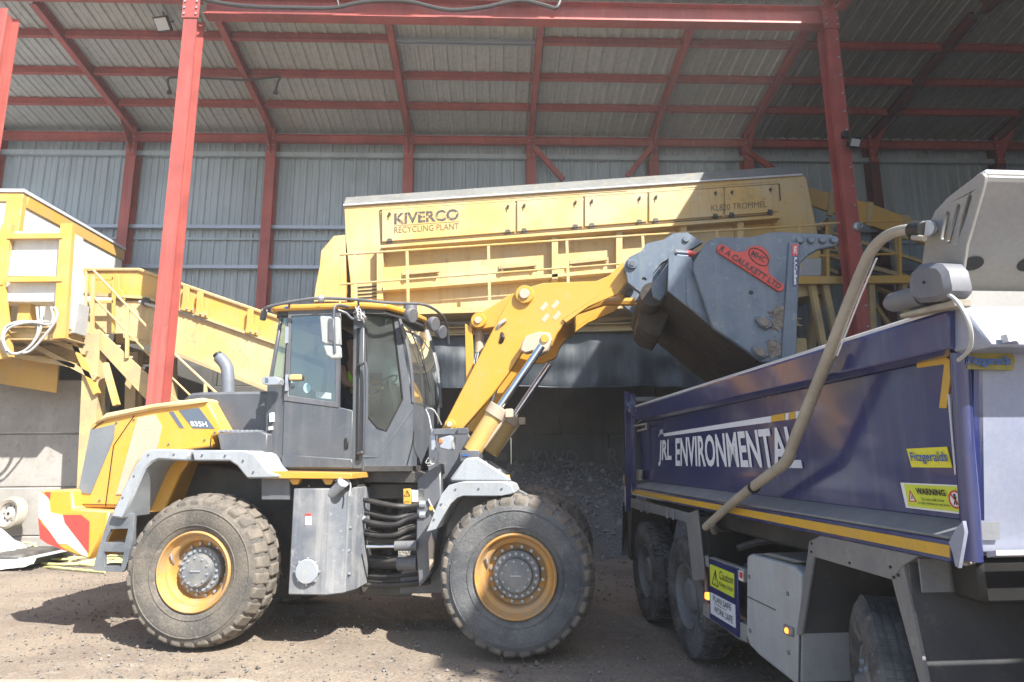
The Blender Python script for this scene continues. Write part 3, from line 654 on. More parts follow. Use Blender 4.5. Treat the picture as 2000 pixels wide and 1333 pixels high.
# concrete block wall
cwall = thing('concrete_block_wall', 'sunlit stack of large pale concrete blocks below the cabin deck', 'wall', (-9, 12.4, 0))
CWY = 13.3
zs = [0, .38, WY(80, 952, CWY).z, WY(80, 848, CWY).z, WY(80, 742, CWY).z]
xr = WY(168, 900, CWY).x
for i in range(4):
    m = MB(); x = xr; 
    while x > -16: w_ = 2.6 if i % 2 else 1.9; m.box(x-w_+.006, x, CWY-.006*(i % 2), CWY+.6, zs[i]+.004, zs[i+1]-.004); x -= w_+.3
    m = MB().box(-16, xr-.004*i, CWY-.006*(i % 2), CWY+.65, zs[i]+.005, zs[i+1]-.005)
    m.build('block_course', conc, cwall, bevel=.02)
MB().prism([WY(-60, 690, 12.6), WY(115, 696, 12.6), WY(110, 768, 12.6), WY(-60, 740, 12.6)], dY*.05).build('cover_plate', kyel2, cwall, bevel=.006)

# ================================================================= wheel loader
ld = thing('wheel_loader', 'yellow and grey wheel loader tipping its raised bucket into the blue truck', 'wheel loader', (LO.x-1.2, LO.y+1.4, 0), LH)
VD = Vector((0, 1, 0))
def LPR(pts, v0, v1, name, mat, parent=ld, bevel=.008, holes=(), **k):
    return MB(ML).prism([LP(x, y, v0) for x, y in pts], VD*(v1-v0), [[LP(x, y, v0) for x, y in h] for h in holes]).build(name, mat, parent, bevel=bevel, **k)
def LT(pts, v, r, name, mat, parent=ld, n=8, sm=0):
    P_ = [LP(p[0], p[1], p[2] if len(p) > 2 else v) for p in pts]
    if sm: P_ = smoothpath(P_, sm)
    return MB(ML).tube(P_, r, n).build(name, mat, parent)
UF, UR_, WZc, TR = -.01, -3.18, .735, .745

def loader_wheel(u, v0, sgn, rubm, parent, seed, a0=0.0):
    """v0: lateral position of the outer face, sgn +1 when the tyre extends to +v"""
    wn = node('wheel', parent); random.seed(seed)
    c = Vector((u, v0, WZc)); ax = (0, sgn, 0); Wd = .53
    prof = [(.37, .10), (.378, .055), (.42, .03), (.48, .012), (.56, .0), (.61, .004), (.655, .022), (.69, .055), (.705, .09), (.71, .27), (.705, .44), (.69, .475), (.655, .51), (.60, .53), (.5, .52), (.38, .48), (.37, .43)]
    t = MB(ML).lathe(prof, c, ax, 72); 
    for rr, hh in ((.445, .018), (.60, -.002)): t.lathe([(rr-.006, hh+.006), (rr-.003, hh-.004), (rr+.003, hh-.004), (rr+.006, hh+.006)], c, ax, 72)
    ty = t.build('tyre', rubm, wn, smooth=50)
    # block tread: two rows of chunky shoulder blocks plus a centre row
    m = MB(ML); q = Vector(ax).to_track_quat('Z', 'Y'); n = 30
    for k in range(n):
        for (h0, h1, r0, r1, dk, wk, sk) in ((.012, .17, .655, .742, 0, .88, .25), (.185, .345, .70, .745, .5, .84, -.1), (.36, .518, .655, .742, 0, .88, -.25)):
            A = 2*pi*(k+dk)/n+a0+random.uniform(-.006, .006); wa = 2*pi/n*wk*.5*random.uniform(.94, 1.04)
            pts = []
            for rr_in in (0, 1):
                for hh, sg in ((h0, -1), (h1, 1)):
                    sh = .018*rr_in
                    base = .60 if not rr_in else (r1-(.055 if (hh in (.012, .518)) else .003))
                    for s2 in ((-1, 1) if sg < 0 else (1, -1)):
                        aa = A+wa*s2*(1-.14*rr_in)+sk*(hh-.265)*.5
                        rb = base+random.uniform(-.008, .006)*rr_in
                        h_ = hh-sg*sh*.6 if hh not in (.012, .518) else hh+sg*(-.004)
                        pts.append(c+q @ Vector((rb*cos(aa), rb*sin(aa), h_)))
            m.add(pts, [(0, 1, 2, 3), (7, 6, 5, 4), (0, 4, 5, 1), (1, 5, 6, 2), (2, 6, 7, 3), (3, 7, 4, 0)])
    tr_ = m.build('tread', lugm, ty, smooth=30, bevel=.016); tr_.modifiers['bevel'].segments = 2
    rp = [(.388, .05), (.384, .03), (.374, .022), (.364, .028), (.360, .045), (.350, .06), (.342, .085), (.335, .10), (.305, .105), (.295, .115), (.285, .15), (.278, .22), (.20, .235), (.20, .24)]
    rim = MB(ML).lathe(rp, c, ax, 64).build('rim', rimy, wn, smooth=40)
    MB(ML).lathe([(.37, .48), (.2, .4), (.02, .38)], c, ax, 48).build('rim', rimy, wn)
    # planetary hub with bolts
    hp_ = [(.225, .235), (.225, .17), (.215, .155), (.16, .15), (.155, .10), (.148, .085), (.02, .08), (.0, .08)]
    MB(ML).lathe(hp_, c, ax, 48).build('hub', hubg, wn); m = MB(ML)
    for k in range(20):
        a = 2*pi*k/20; p = c+q @ Vector((.19*cos(a), .19*sin(a), .155)); m.cyl(p, p-Vector(ax)*.022, .014, n=6)
    for k in range(10):
        a = 2*pi*k/10+.2; p = c+q @ Vector((.128*cos(a), .128*sin(a), .085)); m.cyl(p, p-Vector(ax)*.014, .010, n=6)
    m.box(u-.05, u+.05, v0+sgn*.07, v0+sgn*.081, WZc-.006, WZc+.006)
    for k in range(16):
        a = 2*pi*(k+.5)/16; p = c+q @ Vector((.25*cos(a), .25*sin(a), .232)); m.cyl(p, p-Vector(ax)*.03, .016, n=6)
    m.each('wheel_bolt', galv, wn) if sgn > 0 else None
    p = c+q @ Vector((.275, .06, .14)); MB(ML).tube([p, p+Vector((.01, -.05*sgn, .05)), p+Vector((0, -.06*sgn, .10))], .01).build('valve', galv, rim)
    return wn
loader_wheel(UF, -.1, 1, rubd, ld, 1)
loader_wheel(UR_, -.1, 1, rub, ld, 2, .1)
loader_wheel(UF, 2.42, -1, rub, ld, 3)
loader_wheel(UR_, 2.42, -1, rub, ld, 4)
for u in (UF, UR_): MB(ML).cyl((u, .3, WZc), (u, 2.1, WZc), .15).build('axle', dgrey, ld); 
MB(ML).cyl((UF, .95, WZc), (UF, 1.45, WZc), .28).build('axle', dgrey, ld)

# rear: counterweight, hood
LPR([(75, 968), (83, 958), (140, 957), (143, 994), (214, 998), (208, 1030), (176, 1093), (150, 1086), (118, 1073), (80, 1050), (74, 1012)], .28, 2.14, 'counterweight', lyel2, bevel=.02)
cwt = [o for o in ld.children if o.name.startswith('counterweight')][0]
def LD(pts, v, name, mat, parent, d=.004):
    return MB(ML).prism([LP(x, y, v) for x, y in pts], VD*-d).build(name, mat, parent, bevel=0)
def c4(l): return [(x*.165, 940+y*.165) for x, y in l]
LD(c4([(470, 130), (580, 200), (600, 370), (735, 400), (1030, 840), (1040, 900), (960, 870), (800, 750), (690, 740), (600, 610), (455, 420)]), .28, 'reflective_strip', greyd, cwt)
LD(c4([(455, 430), (490, 500), (600, 620), (690, 745), (780, 830), (690, 790), (560, 740), (475, 680)]), .276, 'reflective_strip', sred, cwt)
LD(c4([(750, 400), (960, 400), (1060, 480), (1050, 850), (770, 490)]), .276, 'reflective_strip', sred, cwt)
LD(c4([(530, 130), (600, 130), (590, 220)]), .276, 'reflective_strip', sred, cwt)
# back face chevrons, seen only from behind
hood_pts = [(147, 992), (152, 955), (163, 900), (178, 829), (206, 808), (300, 790), (397, 778), (405, 785), (437, 842), (436, 848), (413, 852), (411, 874), (345, 882), (352, 905), (318, 993)]
hd = LPR(hood_pts, .42, 2.0, 'hood', lyel2, bevel=.03)
hd.modifiers['bevel'].segments = 3
LPR([(180, 829), (206, 807), (300, 789), (397, 777), (404, 785), (300, 799), (210, 818)], .37, 2.05, 'hood_lid', mk('sun_highlight_yellow', (.66, .50, .27), .4, col2=(.66, .42, .1), amt=.6, scale=2, bump=.03), bevel=.02)  # pale lid colour stands in for the sun's highlight
LD([(178, 840), (225, 829), (223, 857), (178, 965), (154, 963)], .42, 'grille', panelg, hd, .012)
LD([(270, 816), (304, 810), (317, 835), (308, 876), (285, 890), (244, 966), (228, 966)], .42, 'side_panel', lcream, hd, .012)
LD([(349, 802), (389, 797), (420, 838), (377, 837)], .42, 'decal', decb, hd)
LD([(330, 805), (339, 804), (360, 837), (351, 836)], .42, 'decal', decb, hd)
m = MB(ML)
for a_, b_ in (((300, 799), (404, 786)), ((210, 818), (300, 799)), ((178, 840), (210, 818)), ((262, 812), (222, 870)), ((222, 870), (206, 990)), ((150, 985), (318, 988)), ((345, 882), (411, 874)), ((411, 874), (413, 852))): m.bar(LP(*a_, .412), LP(*b_, .412), .006, .007, (0, 1, 0))
m.each('panel_gap', black, hd)
m = MB(ML)
for x_, y_ in ((160, 978), (195, 978), (240, 980), (300, 978), (228, 826), (262, 820), (400, 860), (330, 868), (420, 845)): p_ = LP(x_, y_, .42); m.cyl(p_, p_-VD*.012, .011, n=8)
m.each('bolt', dgrey, hd)
text('835H', [LP(374, 833, .414), LP(406, 834, .414), LP(403, 824, .414), LP(371, 823, .414)], lett, hd, M=ML, bold=.02)
LT([(256, 946), (255, 935), (270, 902), (276, 898)], .33, .018, 'handle', lyel2, hd, sm=3)
# air cleaner box and stack behind the cab
LPR([(345, 790), (372, 768), (395, 766), (548, 764), (548, 885), (430, 885), (438, 843), (405, 783)], .62, 1.8, 'engine_cowl', mk('blue_black_cowl', (.06, .07, .09), .4, col2=(.08, .09, .11), amt=.5, dust=(.35, .33, .3), damt=.4, bump=.04), bevel=.03)
m = MB(ML); m.tube(smoothpath([LP(446, 770, 1.15), LP(445, 730, 1.15), LP(440, 712, 1.15), LP(428, 698, 1.15)], 4), .075, 16)
stk = m.build('exhaust_stack', mk('stack_grey', (.17, .19, .225), .5, .1, col2=(.14, .15, .165), scale=5, bump=.05), ld)
MB(ML).cyl(LP(428, 698, 1.15), LP(424, 692, 1.15), .055).build('outlet', black, stk)
LPR([(424, 846), (506, 842), (522, 848), (520, 888), (430, 880)], .34, .62, 'battery_box', dgrey, bevel=.012)
for k in range(8):
    pass
m = MB(ML)
for k in range(9): m.box(*(lambda p: (p.x-.012, p.x+.012, .36, .5, p.z, p.z+.02))(LP(432+9*k, 844, .4)))
m.each('step_tooth', galv, ld)
# rear fender with cracked corner and platform
def strip_path(pts_out, pts_in): return pts_out+pts_in[::-1]
LPR(strip_path([(214, 1010), (238, 960), (264, 905), (284, 881), (302, 877), (372, 879)], [(240, 1014), (262, 965), (284, 915), (297, 903), (310, 898), (366, 901)]), -.02, .5, 'rear_fender', lgrey, bevel=.018)
LPR(strip_path([(374, 879), (478, 880), (498, 887), (524, 921), (548, 928)], [(378, 901), (448, 901), (462, 910), (482, 935), (546, 934)]), -.015, .5, 'rear_fender', lgrey, bevel=.018)
LPR([(240, 1005), (300, 900), (372, 898), (352, 925), (320, 1000)], .36, .42, 'inner_fender', lyel, bevel=.01)
LPR([(515, 921), (687, 924), (687, 936), (515, 935)], .0, .5, 'side_step', lyel, bevel=.006)
for x in (575, 640): LPR([(x-12, 936), (x+12, 936), (x+6, 947), (x-4, 947)], .06, .12, 'step_bracket', lyel, bevel=.004)
LT([(500, 892, .0), (506, 912, .0), (517, 926, .0)], 0, .014, 'step_rim', lyel)
m = MB(ML)
for x_, y_ in ((290, 889), (340, 888), (395, 889), (440, 890), (475, 900), (495, 922), (262, 930), (240, 972)): p_ = LP(x_, y_, -.02); m.cyl(p_, p_-VD*.008, .010, n=8)
for x_, y_ in ((890, 956), (935, 955), (980, 955), (862, 985), (848, 1015)): p_ = LP(x_, y_, -.03); m.cyl(p_, p_-VD*.008, .010, n=8)
m.each('rivet', dgrey, ld)
# rear ladder
ladg = mk('ladder_grey', (.10, .115, .135), .5, col2=(.2, .21, .22), amt=.7, scale=4, bump=.08)
ldm = c4([(1300, 380), (1560, 370), (1560, 700), (1500, 1060), (1420, 1090), (1100, 1060), (1130, 930)])
LPR([(214, 1003), (262, 1003), (260, 1050), (250, 1090), (246, 1112), (238, 1118), (182, 1115), (184, 1100), (196, 1060)], .05, .09, 'ladder', ladg, holes=[[(216, 1034), (250, 1033), (243, 1062), (204, 1060)], [(203, 1078), (242, 1079), (236, 1108), (204, 1107)]], bevel=.004)
for y, x0, x1 in ((1064, 200, 246), (1110, 186, 240)):
    a, b = LP(x0, y, .1), LP(x1, y, .1); MB(ML).box(a.x, b.x, .09, .32, a.z-.02, a.z+.02).build('ladder_step', ladg, ld, bevel=.004)
LPR([(250, 1003), (262, 1003), (262, 1080), (250, 1118), (246, 1100)], .3, .34, 'ladder_plate', dgrey)
# rear frame
LPR([(215, 996), (345, 900), (540, 930), (705, 940), (705, 1160), (570, 1165), (545, 1110), (420, 1060), (300, 1080), (215, 1060)], .75, 1.68, 'rear_frame', blk, bevel=.02)
LPR([(510, 932), (700, 932), (700, 972), (600, 980), (510, 976)], .35, .75, 'valve_bank', blk, bevel=.01)
LPR([(510, 933), (566, 933), (566, 977), (510, 977)], .12, .35, 'side_box', dgrey, bevel=.008)
# tank / box between the wheels, folded front
a = [LP(568, 1050, .06), LP(640, 1050, .06), LP(674, 1050, .16), LP(700, 1050, .36)]
zt_, zb_ = LP(600, 962, .06).z, LP(600, 1163, .06).z
pl = [Vector((p.x, p.y, zb_)) for p in a]+[Vector((a[3].x, .7, zb_)), Vector((a[0].x, .7, zb_))]
tk = MB(ML).prism(pl, (0, 0, zt_-zb_+.04)).build('fuel_tank', tankm, ld, bevel=.012)
p = LP(601, 1116, .05); MB(ML).cyl(p, p-VD*.035, .115, n=28).build('cap', MATS['fender_grey'], tk, bevel=.006)
m = MB(ML)
for k in range(8): q_ = p+Vector((.122*cos(k*pi/4), .0, .122*sin(k*pi/4))); m.cyl(q_, q_-VD*.02, .012, n=6)
m.each('bolt', galv, tk)
LD([(597, 1003), (608, 1003), (608, 1026), (597, 1026)], .06, 'sticker', white, tk); LD([(597, 1003), (608, 1003), (608, 1008), (597, 1008)], .056, 'sticker', sred, tk)
m = MB(ML)
for x, y in ((684, 985), (686, 1030), (683, 1075), (684, 1120)): q_ = LP(x, y, .24); m.cyl(q_, q_-Vector((.3, .8, 0)).normalized()*-.0-VD*.03, .012, n=6)
for x, y in ((587, 958), (620, 968), (635, 955), (575, 948), (605, 950)): q_ = LP(x, y, .34); m.cyl(q_, q_-VD*.02, .014, n=6)
m.each('bolt', galv, ld)
# work lamp / filler on the tank top
p = LP(668, 945, .02); fn_ = MB(ML).cyl(p, LP(648, 965, .10), .05, n=20).build('filler_neck', galv, ld, bevel=.006)
MB(ML).cyl(LP(671, 941, .0), p, .058, n=20).build('cap', galv, fn_, bevel=.006)
LT([(655, 940), (668, 930), (684, 945), (682, 968)], .05, .008, 'wire', lcable, sm=4)

# articulation: hoses, rams, lower joint
for k, (y0, y1, sag, v) in enumerate(((975, 985, 8, .5), (996, 1000, 14, .55), (1012, 1006, 16, .5), (1020, 1016, 10, .65), (1036, 1026, 14, .55), (1046, 1042, 12, .6), (1055, 1050, 6, .7), (1030, 1030, 20, .8), (985, 996, 22, .9))):
    MB(ML).cyl(LP(702, y0, v), LP(714, y0+3, v-.01), .034, n=8).build('hose_fitting', galv, ld); MB(ML).cyl(LP(820, y1, v), LP(832, y1, v), .034, n=8).build('hose_fitting', galv, ld)
    LT([(700, y0, v), (728, y0+sag*.6, v-.04), (770, (y0+y1)/2+sag, v-.05), (800, y1+sag*.4, v), (830, y1, v)], v, .027, 'hydraulic_hose', hose, n=8, sm=4)
for y, v in ((1090, .7), (1120, .8), (1138, .7)): LT([(690, y, v), (760, y+6, v), (840, y-2, v)], v, .03, 'hydraulic_hose', hose, sm=4)
m = MB(ML).cyl(LP(716, 1068, .42), LP(775, 1067, .42), .017).build('steering_rod', chrome, ld)
MB(ML).cyl(LP(772, 1067, .42), LP(815, 1066, .42), .05).build('steering_ram', dgrey, ld)
MB(ML).cyl(LP(700, 1098, .9), LP(860, 1098, .9), .07).build('drive_shaft', dgrey, ld)
MB(ML).cyl(LP(778, 1100, .6), LP(815, 1100, .6), .075).build('joint', dgrey, ld)
LPR([(700, 945), (830, 945), (830, 975), (700, 975)], .7, 1.6, 'upper_joint', blk, bevel=.01)
LPR([(700, 1125), (830, 1128), (800, 1165), (700, 1163)], .8, 1.6, 'lower_joint', blk, bevel=.01)
MB(ML).cyl(LP(762, 950, 1.15), LP(762, 1150, 1.15), .09).build('pivot_pin', blk, ld)
LPR([(787, 955), (803, 955), (803, 988), (787, 988)], .48, .50, 'warning_label', lyel2); LPR([(803, 957), (830, 957), (830, 982), (803, 982)], .5, .52, 'plate', greyd)
wl = [o for o in ld.children if o.name.startswith('warning_label')][0]
m = MB(ML)
for a_, b_ in (((789, 969), (801, 969)), ((789, 969), (795, 958)), ((801, 969), (795, 958)), ((790, 980), (800, 980)), ((795, 961), (795, 967))): m.bar(LP(*a_, .478), LP(*b_, .478), .003, .007, (0, 1, 0))
m.build('symbol', black, wl)
# front frame and loader tower
LPR([(838, 850), (912, 845), (940, 885), (965, 930), (1000, 950), (1100, 1000), (1100, 1150), (870, 1160), (780, 1160), (782, 1120), (815, 1085), (812, 1000), (835, 930)], .78, .84, 'front_frame', dgrey, bevel=.01)
LPR([(838, 850), (912, 845), (940, 885), (965, 930), (1000, 950), (1100, 1000), (1100, 1150), (870, 1160), (780, 1160), (782, 1120), (815, 1085), (812, 1000), (835, 930)], 1.56, 1.62, 'front_frame', dgrey, bevel=.01)
LPR([(815, 990), (1090, 990), (1120, 1100), (870, 1150), (790, 1150)], .84, 1.56, 'front_frame', blk, bevel=.01)
LPR([(815, 935), (860, 905), (862, 1000), (842, 1120), (818, 1150), (812, 1060)], .5, .78, 'frame_cheek', dgrey, bevel=.012)
LPR([(842, 1040), (848, 1062), (846, 1105), (838, 1118), (836, 1060)], .42, .47, 'guard', lcream)
LT([(836, 975), (848, 1000), (854, 1012)], .48, .01, 'grease_pipe', lcable); p = LP(843, 993, .5)
MB(ML).cyl(LP(842, 993, .48), LP(842, 993, .44), .022, n=12).build('grease_fitting', lyel, ld)
# front fender
LPR(strip_path([(832, 1040), (862, 966), (877, 948), (898, 942), (982, 942), (998, 948), (1004, 962)], [(852, 1034), (880, 985), (893, 973), (905, 969), (980, 969), (994, 966), (1003, 964)]), -.03, .52, 'front_fender', lgrey, bevel=.016)
LPR([(880, 985), (905, 970), (980, 970), (990, 975), (960, 985), (905, 1020), (870, 1050)], .45, .5, 'inner_fender', dgrey)
# light grey guard under the lamp post
LPR([(909, 895), (932, 893), (996, 934), (998, 941), (878, 941), (880, 934)], .28, .36, 'ram_guard', lgrey, bevel=.02)
LPR([(898, 880), (936, 880), (936, 902), (898, 902)], .40, .62, 'ram_bracket', dgrey, bevel=.006)
LD([(903, 888), (915, 888), (915, 891.5), (903, 891.5)], .395, 'sticker', bfitz, ld)
LPR([(968, 928), (995, 928), (995, 936), (968, 936)], 1.9, 2.1, 'marker_bracket', lyel2)
LPR([(950, 900), (990, 925), (985, 935), (960, 930)], 2.0, 2.3, 'ram_guard', lgrey)

# boom
bm_pts = [(862, 838), (984, 602), (994, 584), (1010, 568), (1060, 553), (1165, 549), (1190, 538), (1216, 511), (1228, 520), (1230, 545), (1205, 572), (1150, 598), (1106, 628), (1088, 652), (1078, 676), (1050, 688), (1020, 688), (1000, 720), (963, 770), (905, 838)]
bo = node('lift_arms', ld)
LPR(bm_pts, .74, .82, 'arm_plate', lyel, bo, bevel=.01)
LPR([(x, y) for x, y in bm_pts], .74, .82, 'x', lyel, bo) if 0 else None
far_ = MB(ML).prism([LP(x, y, .74)+VD*.86 for x, y in bm_pts], VD*.08).build('arm_plate', lyel, bo, bevel=.01)
# raised edge of the nose
for v in (.71, 1.57):
    MB(ML).prism([LP(x, y, .74)+VD*(v-.74) for x, y in [(1098, 625), (1204, 556), (1228, 534), (1228, 548), (1206, 576), (1150, 600), (1106, 632)]], VD*.03).build('nose_rib', lyel, bo, bevel=.006)
MB(ML).cyl(LP(1100, 610, .8), LP(1100, 610, .8)+VD*.85, .14, n=24).build('cross_tube', lyel, bo)
for (x, y, r_) in ((1025, 577, .105), (1062, 662, .06), (880, 830, .06)):
    p = LP(x, y, .74); b = MB(ML).cyl(p+VD*.02, p-VD*.05, r_, n=28).build('pin_boss', lyel, bo, bevel=.008)
    MB(ML).cyl(p-VD*.05, p-VD*.075, r_*.55, n=20).build('pin', lcream, b, bevel=.006)
MB(ML).cyl(LP(1025, 577, .74), LP(1025, 577, .74)+VD*.9, .07).build('pin', lyel, bo)
# casting bracket where the ram meets the arm
LPR([(1020, 668), (1028, 656), (1052, 648), (1074, 650), (1078, 662), (1070, 684), (1052, 695), (1040, 686), (1026, 690), (1015, 684)], .60, .74, 'ram_eye', lcream, bo, bevel=.012)
p = LP(1064, 662, .6); MB(ML).cyl(p, p-VD*.02, .045, n=20).build('pin', lyel, bo, bevel=.004)
# faint cast lettering patch
for k in range(2):
    for j in range(2):
        x = 1062+22*j+3*k; y = 598+22*k-4*j
        LD(circ((0, 0, 0), 1, 3) and [(x-8, y+5), (x+4, y-9), (x+9, y-2), (x-2, y+10)], .74, 'worn_patch', lcream, bo, .002)
# lift rams
for v in (.52, 1.9):
    dv = v-.52; o_ = VD*dv
    A_, B_, C_, D_ = LP(1058, 676, .52)+o_, LP(972, 802, .52)+o_, LP(975, 798, .52)+o_, LP(921, 884, .52)+o_
    rm = node('lift_ram', ld)
    MB(ML).cyl(A_, B_, .042, n=20).build('rod', chrome, rm); MB(ML).cyl(C_, D_, .098, n=28).build('barrel', kyel, rm, bevel=.01)
    ax_ = (D_-C_).normalized(); MB(ML).cyl(C_-ax_*.02, C_+ax_*.10, .115, n=28).build('gland', lcream, rm, bevel=.006)
    MB(ML).tube([C_+ax_*.08+Vector((.13, -.02, 0)), D_+Vector((.13, -.02, .05))], .02).build('pipe', lcream, rm)
    q_ = C_+ax_*.05+Vector((.10, -.03, 0)); MB(ML).box(q_.x, q_.x+.08, q_.y-.05, q_.y+.03, q_.z-.06, q_.z+.03).build('port_block', lcream, rm, bevel=.006)
LT([(1046, 690, .62), (1010, 740, .64), (985, 775, .66), (968, 800, .66)], .62, .02, 'hydraulic_hose', lcable, sm=4)
LT([(935, 850, .7), (950, 820, .75), (962, 780, .8), (975, 740, .85)], .7, .024, 'hydraulic_hose', hose, sm=4)
LT([(972, 640, .9), (982, 660, .72), (965, 690, .9)], .9, .025, 'hydraulic_hose', hose, sm=4)
LT([(988, 625, .72), (975, 635, .72), (968, 655, .8)], .9, .02, 'coiled_hose', lcable, sm=4)
# bell crank and tilt link
LPR([(915, 640), (920, 622), (938, 612), (998, 574), (1014, 572), (1040, 590), (1030, 612), (1000, 625), (965, 640), (945, 643)], 1.02, 1.32, 'bell_crank', lyel, bo, bevel=.012)
p = LP(936, 628, 1.02); b = MB(ML).cyl(p, p-VD*.07, .09, n=24).build('pin_boss', lyel, bo, bevel=.008); MB(ML).cyl(p-VD*.07, p-VD*.09, .04, n=20).build('pin', lcream, b)
LPR([(908, 632), (922, 640), (924, 700), (922, 745), (910, 752)], 1.0, 1.06, 'link_plate', lyel, ld, bevel=.006)
LPR([(908, 632), (922, 640), (924, 700), (922, 745), (910, 752)], 1.3, 1.36, 'link_plate', lyel, ld, bevel=.006)
MB(ML).cyl(LP(938, 640, 1.17), LP(935, 690, 1.17), .055).build('tilt_ram', lcream, ld); MB(ML).cyl(LP(935, 690, 1.17), LP(900, 830, 1.17), .04).build('tilt_rod', chrome, ld)
MB(ML).tube([LP(1040, 590, 1.17), LP(1120, 610, 1.17), LP(1180, 590, 1.17), LP(1240, 590, 1.17)], .05).build('tilt_link', lyel, bo)

# quick hitch and bucket
qh = node('quick_hitch', ld)
hp2 = [(1221, 522), (1228, 503), (1254, 490), (1262, 476), (1296, 468), (1316, 456), (1342, 454), (1358, 464), (1373, 473), (1352, 486), (1318, 499), (1292, 514), (1276, 534), (1274, 553), (1262, 562), (1252, 573), (1226, 552)]
for v in (.58, 1.62):
    o_ = VD*(v-.58)
    MB(ML).prism([LP(x, y, .58)+o_ for x, y in hp2], VD*.09, [[q_+o_ for q_ in circ(LP(1258, 546, .58), .022, 12)]]).build('hitch_plate', buck, qh, bevel=.008)
p = LP(1235, 517, .58); b = MB(ML).cyl(p, p-VD*.03, .055, n=20).build('pin', buck, qh, bevel=.006); MB(ML).cyl(p-VD*.03, p-VD*.04, .03, n=6).build('bolt', dgrey, b)
p = LP(1340, 468, .58); MB(ML).cyl(p, p-VD*.02, .035, n=20).build('pin', buck, qh, bevel=.004)
MB(ML).cyl(LP(1235, 520, .6), LP(1235, 520, .6)+VD*1.1, .09).build('cross_tube', buck, qh)
MB(ML).cyl(LP(1320, 476, .6), LP(1320, 476, .6)+VD*1.1, .07).build('cross_tube', buck, qh)
LPR([(1266, 560), (1254, 578), (1246, 635), (1262, 650), (1290, 660), (1310, 610), (1296, 540)], .8, 1.7, 'hitch_frame', brown, qh, bevel=.02)
bk = node('bucket', ld)
SV = 2.42
LPR([(1310, 500), (1345, 505), (1400, 468), (1555, 466), (1555, 700), (1480, 706), (1437, 671), (1388, 634), (1304, 567)], .06, SV-.06, 'shell', brown, bk, bevel=.012)
LPR([(1306, 498), (1350, 502), (1398, 640), (1388, 636), (1304, 568)], .03, .06, 'shell_side', buck, bk, bevel=.004)
LPR([(1340, 540), (1356, 538), (1384, 600), (1388, 628), (1346, 602), (1340, 590)], .015, .03, 'stiffener', buck, bk, bevel=.008)
sp = [(1354, 526), (1356, 510), (1370, 488), (1380, 473), (1398, 464), (1440, 464), (1470, 463), (1500, 455), (1520, 453), (1562, 455), (1625, 458), (1637, 464), (1640, 474), (1632, 481), (1600, 487), (1580, 498), (1562, 516), (1556, 640), (1553, 706), (1490, 708), (1478, 700), (1430, 666), (1392, 640), (1372, 580)]
side = LPR(sp, -.06, .0, 'side_plate', buck, bk, bevel=.01)
MB(ML).prism([LP(x, y, -.06)+VD*(SV+.02) for x, y in sp], VD*.06).build('side_plate', buck, bk, bevel=.01)
LPR([(1541, 473), (1562, 473), (1555, 706), (1525, 706), (1536, 560)], -.085, -.06, 'wear_strip', buck, bk, bevel=.006)
m = MB(ML)
for x, y in ((1562, 470), (1584, 470), (1606, 470), (1628, 470)): p = LP(x, y, -.06); m.cyl(p, p-VD*.035, .036, n=16)
m.each('bolt', buck, side, bevel=.008)
p = LP(1467, 572, -.06); MB(ML).cyl(p+VD*.01, p-VD*.002, .022, n=16).build('hole', black, side)
mudm = mk('caked_mud', (.20, .165, .135), .95, col2=(.28, .24, .2), amt=.7, scale=9, bump=1, bscale=25)
# raised pivot eyes with mud
for (x, y) in ((1490, 628), (1483, 686)):
    pts = [(x-15, y-6), (x-8, y-13), (x+2, y-13), (x+18, y-2), (x+20, y+10), (x+8, y+16), (x-4, y+10)]
    LPR(pts, -.10, -.06, 'pivot_eye', buck, side, bevel=.012)
    LPR([(a+(x-a)*.3, b_+(y+1-b_)*.3) for a, b_ in pts], -.115, -.10, 'mud', mudm, side, bevel=.01)
m = MB(ML); random.seed(11)
for cx, cy, hh in ((1522, 622, 24), (1512, 682, 17)):
    m.prism([LP(cx+(16+4*sin(3*a+1))*cos(a)+random.uniform(-4, 4), cy+hh*sin(a)*(1+.15*sin(5*a))+random.uniform(-3, 3), -.06) for a in [k*pi/14 for k in range(28)]], VD*-.012)
    for k in range(70):
        p = LP(cx+random.gauss(0, 8), cy+random.gauss(0, hh*.5), -.07); s_ = random.uniform(.006, .02)
        m.add([p+Vector((s_*random.uniform(.6, 1.3)*a_, s_*.6*b_, s_*random.uniform(.6, 1.3)*c_)) for a_, b_, c_ in ((1, 0, 0), (-1, 0, 0), (0, 1, 0), (0, -1, 0), (0, 0, 1), (0, 0, -1))], [(0, 2, 4), (2, 1, 4), (1, 3, 4), (3, 0, 4), (2, 0, 5), (1, 2, 5), (3, 1, 5), (0, 3, 5)])
tag(m.build('mud', mudm, side), None, None, kind='stuff')
# red cut steel name plate with lettering
rot = [(1400, 488), (1403, 479), (1412, 477), (1434, 491), (1445, 493), (1457, 490), (1462, 484), (1472, 480), (1486, 481), (1498, 490), (1504, 504), (1500, 520), (1502, 535), (1533, 558), (1530, 567), (1522, 570), (1514, 565), (1404, 494)]
np_ = LPR(rot, -.085, -.06, 'name_plate', bred, side, bevel=.004)
m = MB(ML); el = [LP(1482+19*cos(t*pi/12)+3*sin(t*pi/12), 502+16*sin(t*pi/12)+7*cos(t*pi/12)*.9, -.088) for t in range(24)]
m.tube(el+[el[0]], .005, 5); m.build('ring', bdk, np_)
text('R A CAULKETT LTD', [LP(1403, 490, -.087), LP(1522, 566, -.087), LP(1528, 557, -.087), LP(1411, 480, -.087)], bdk, np_, M=ML, bold=.03)
text('MHC', [LP(1466, 499, -.087), LP(1493, 514, -.087), LP(1497, 504, -.087), LP(1471, 489, -.087)], bdk, np_, M=ML, bold=.02)
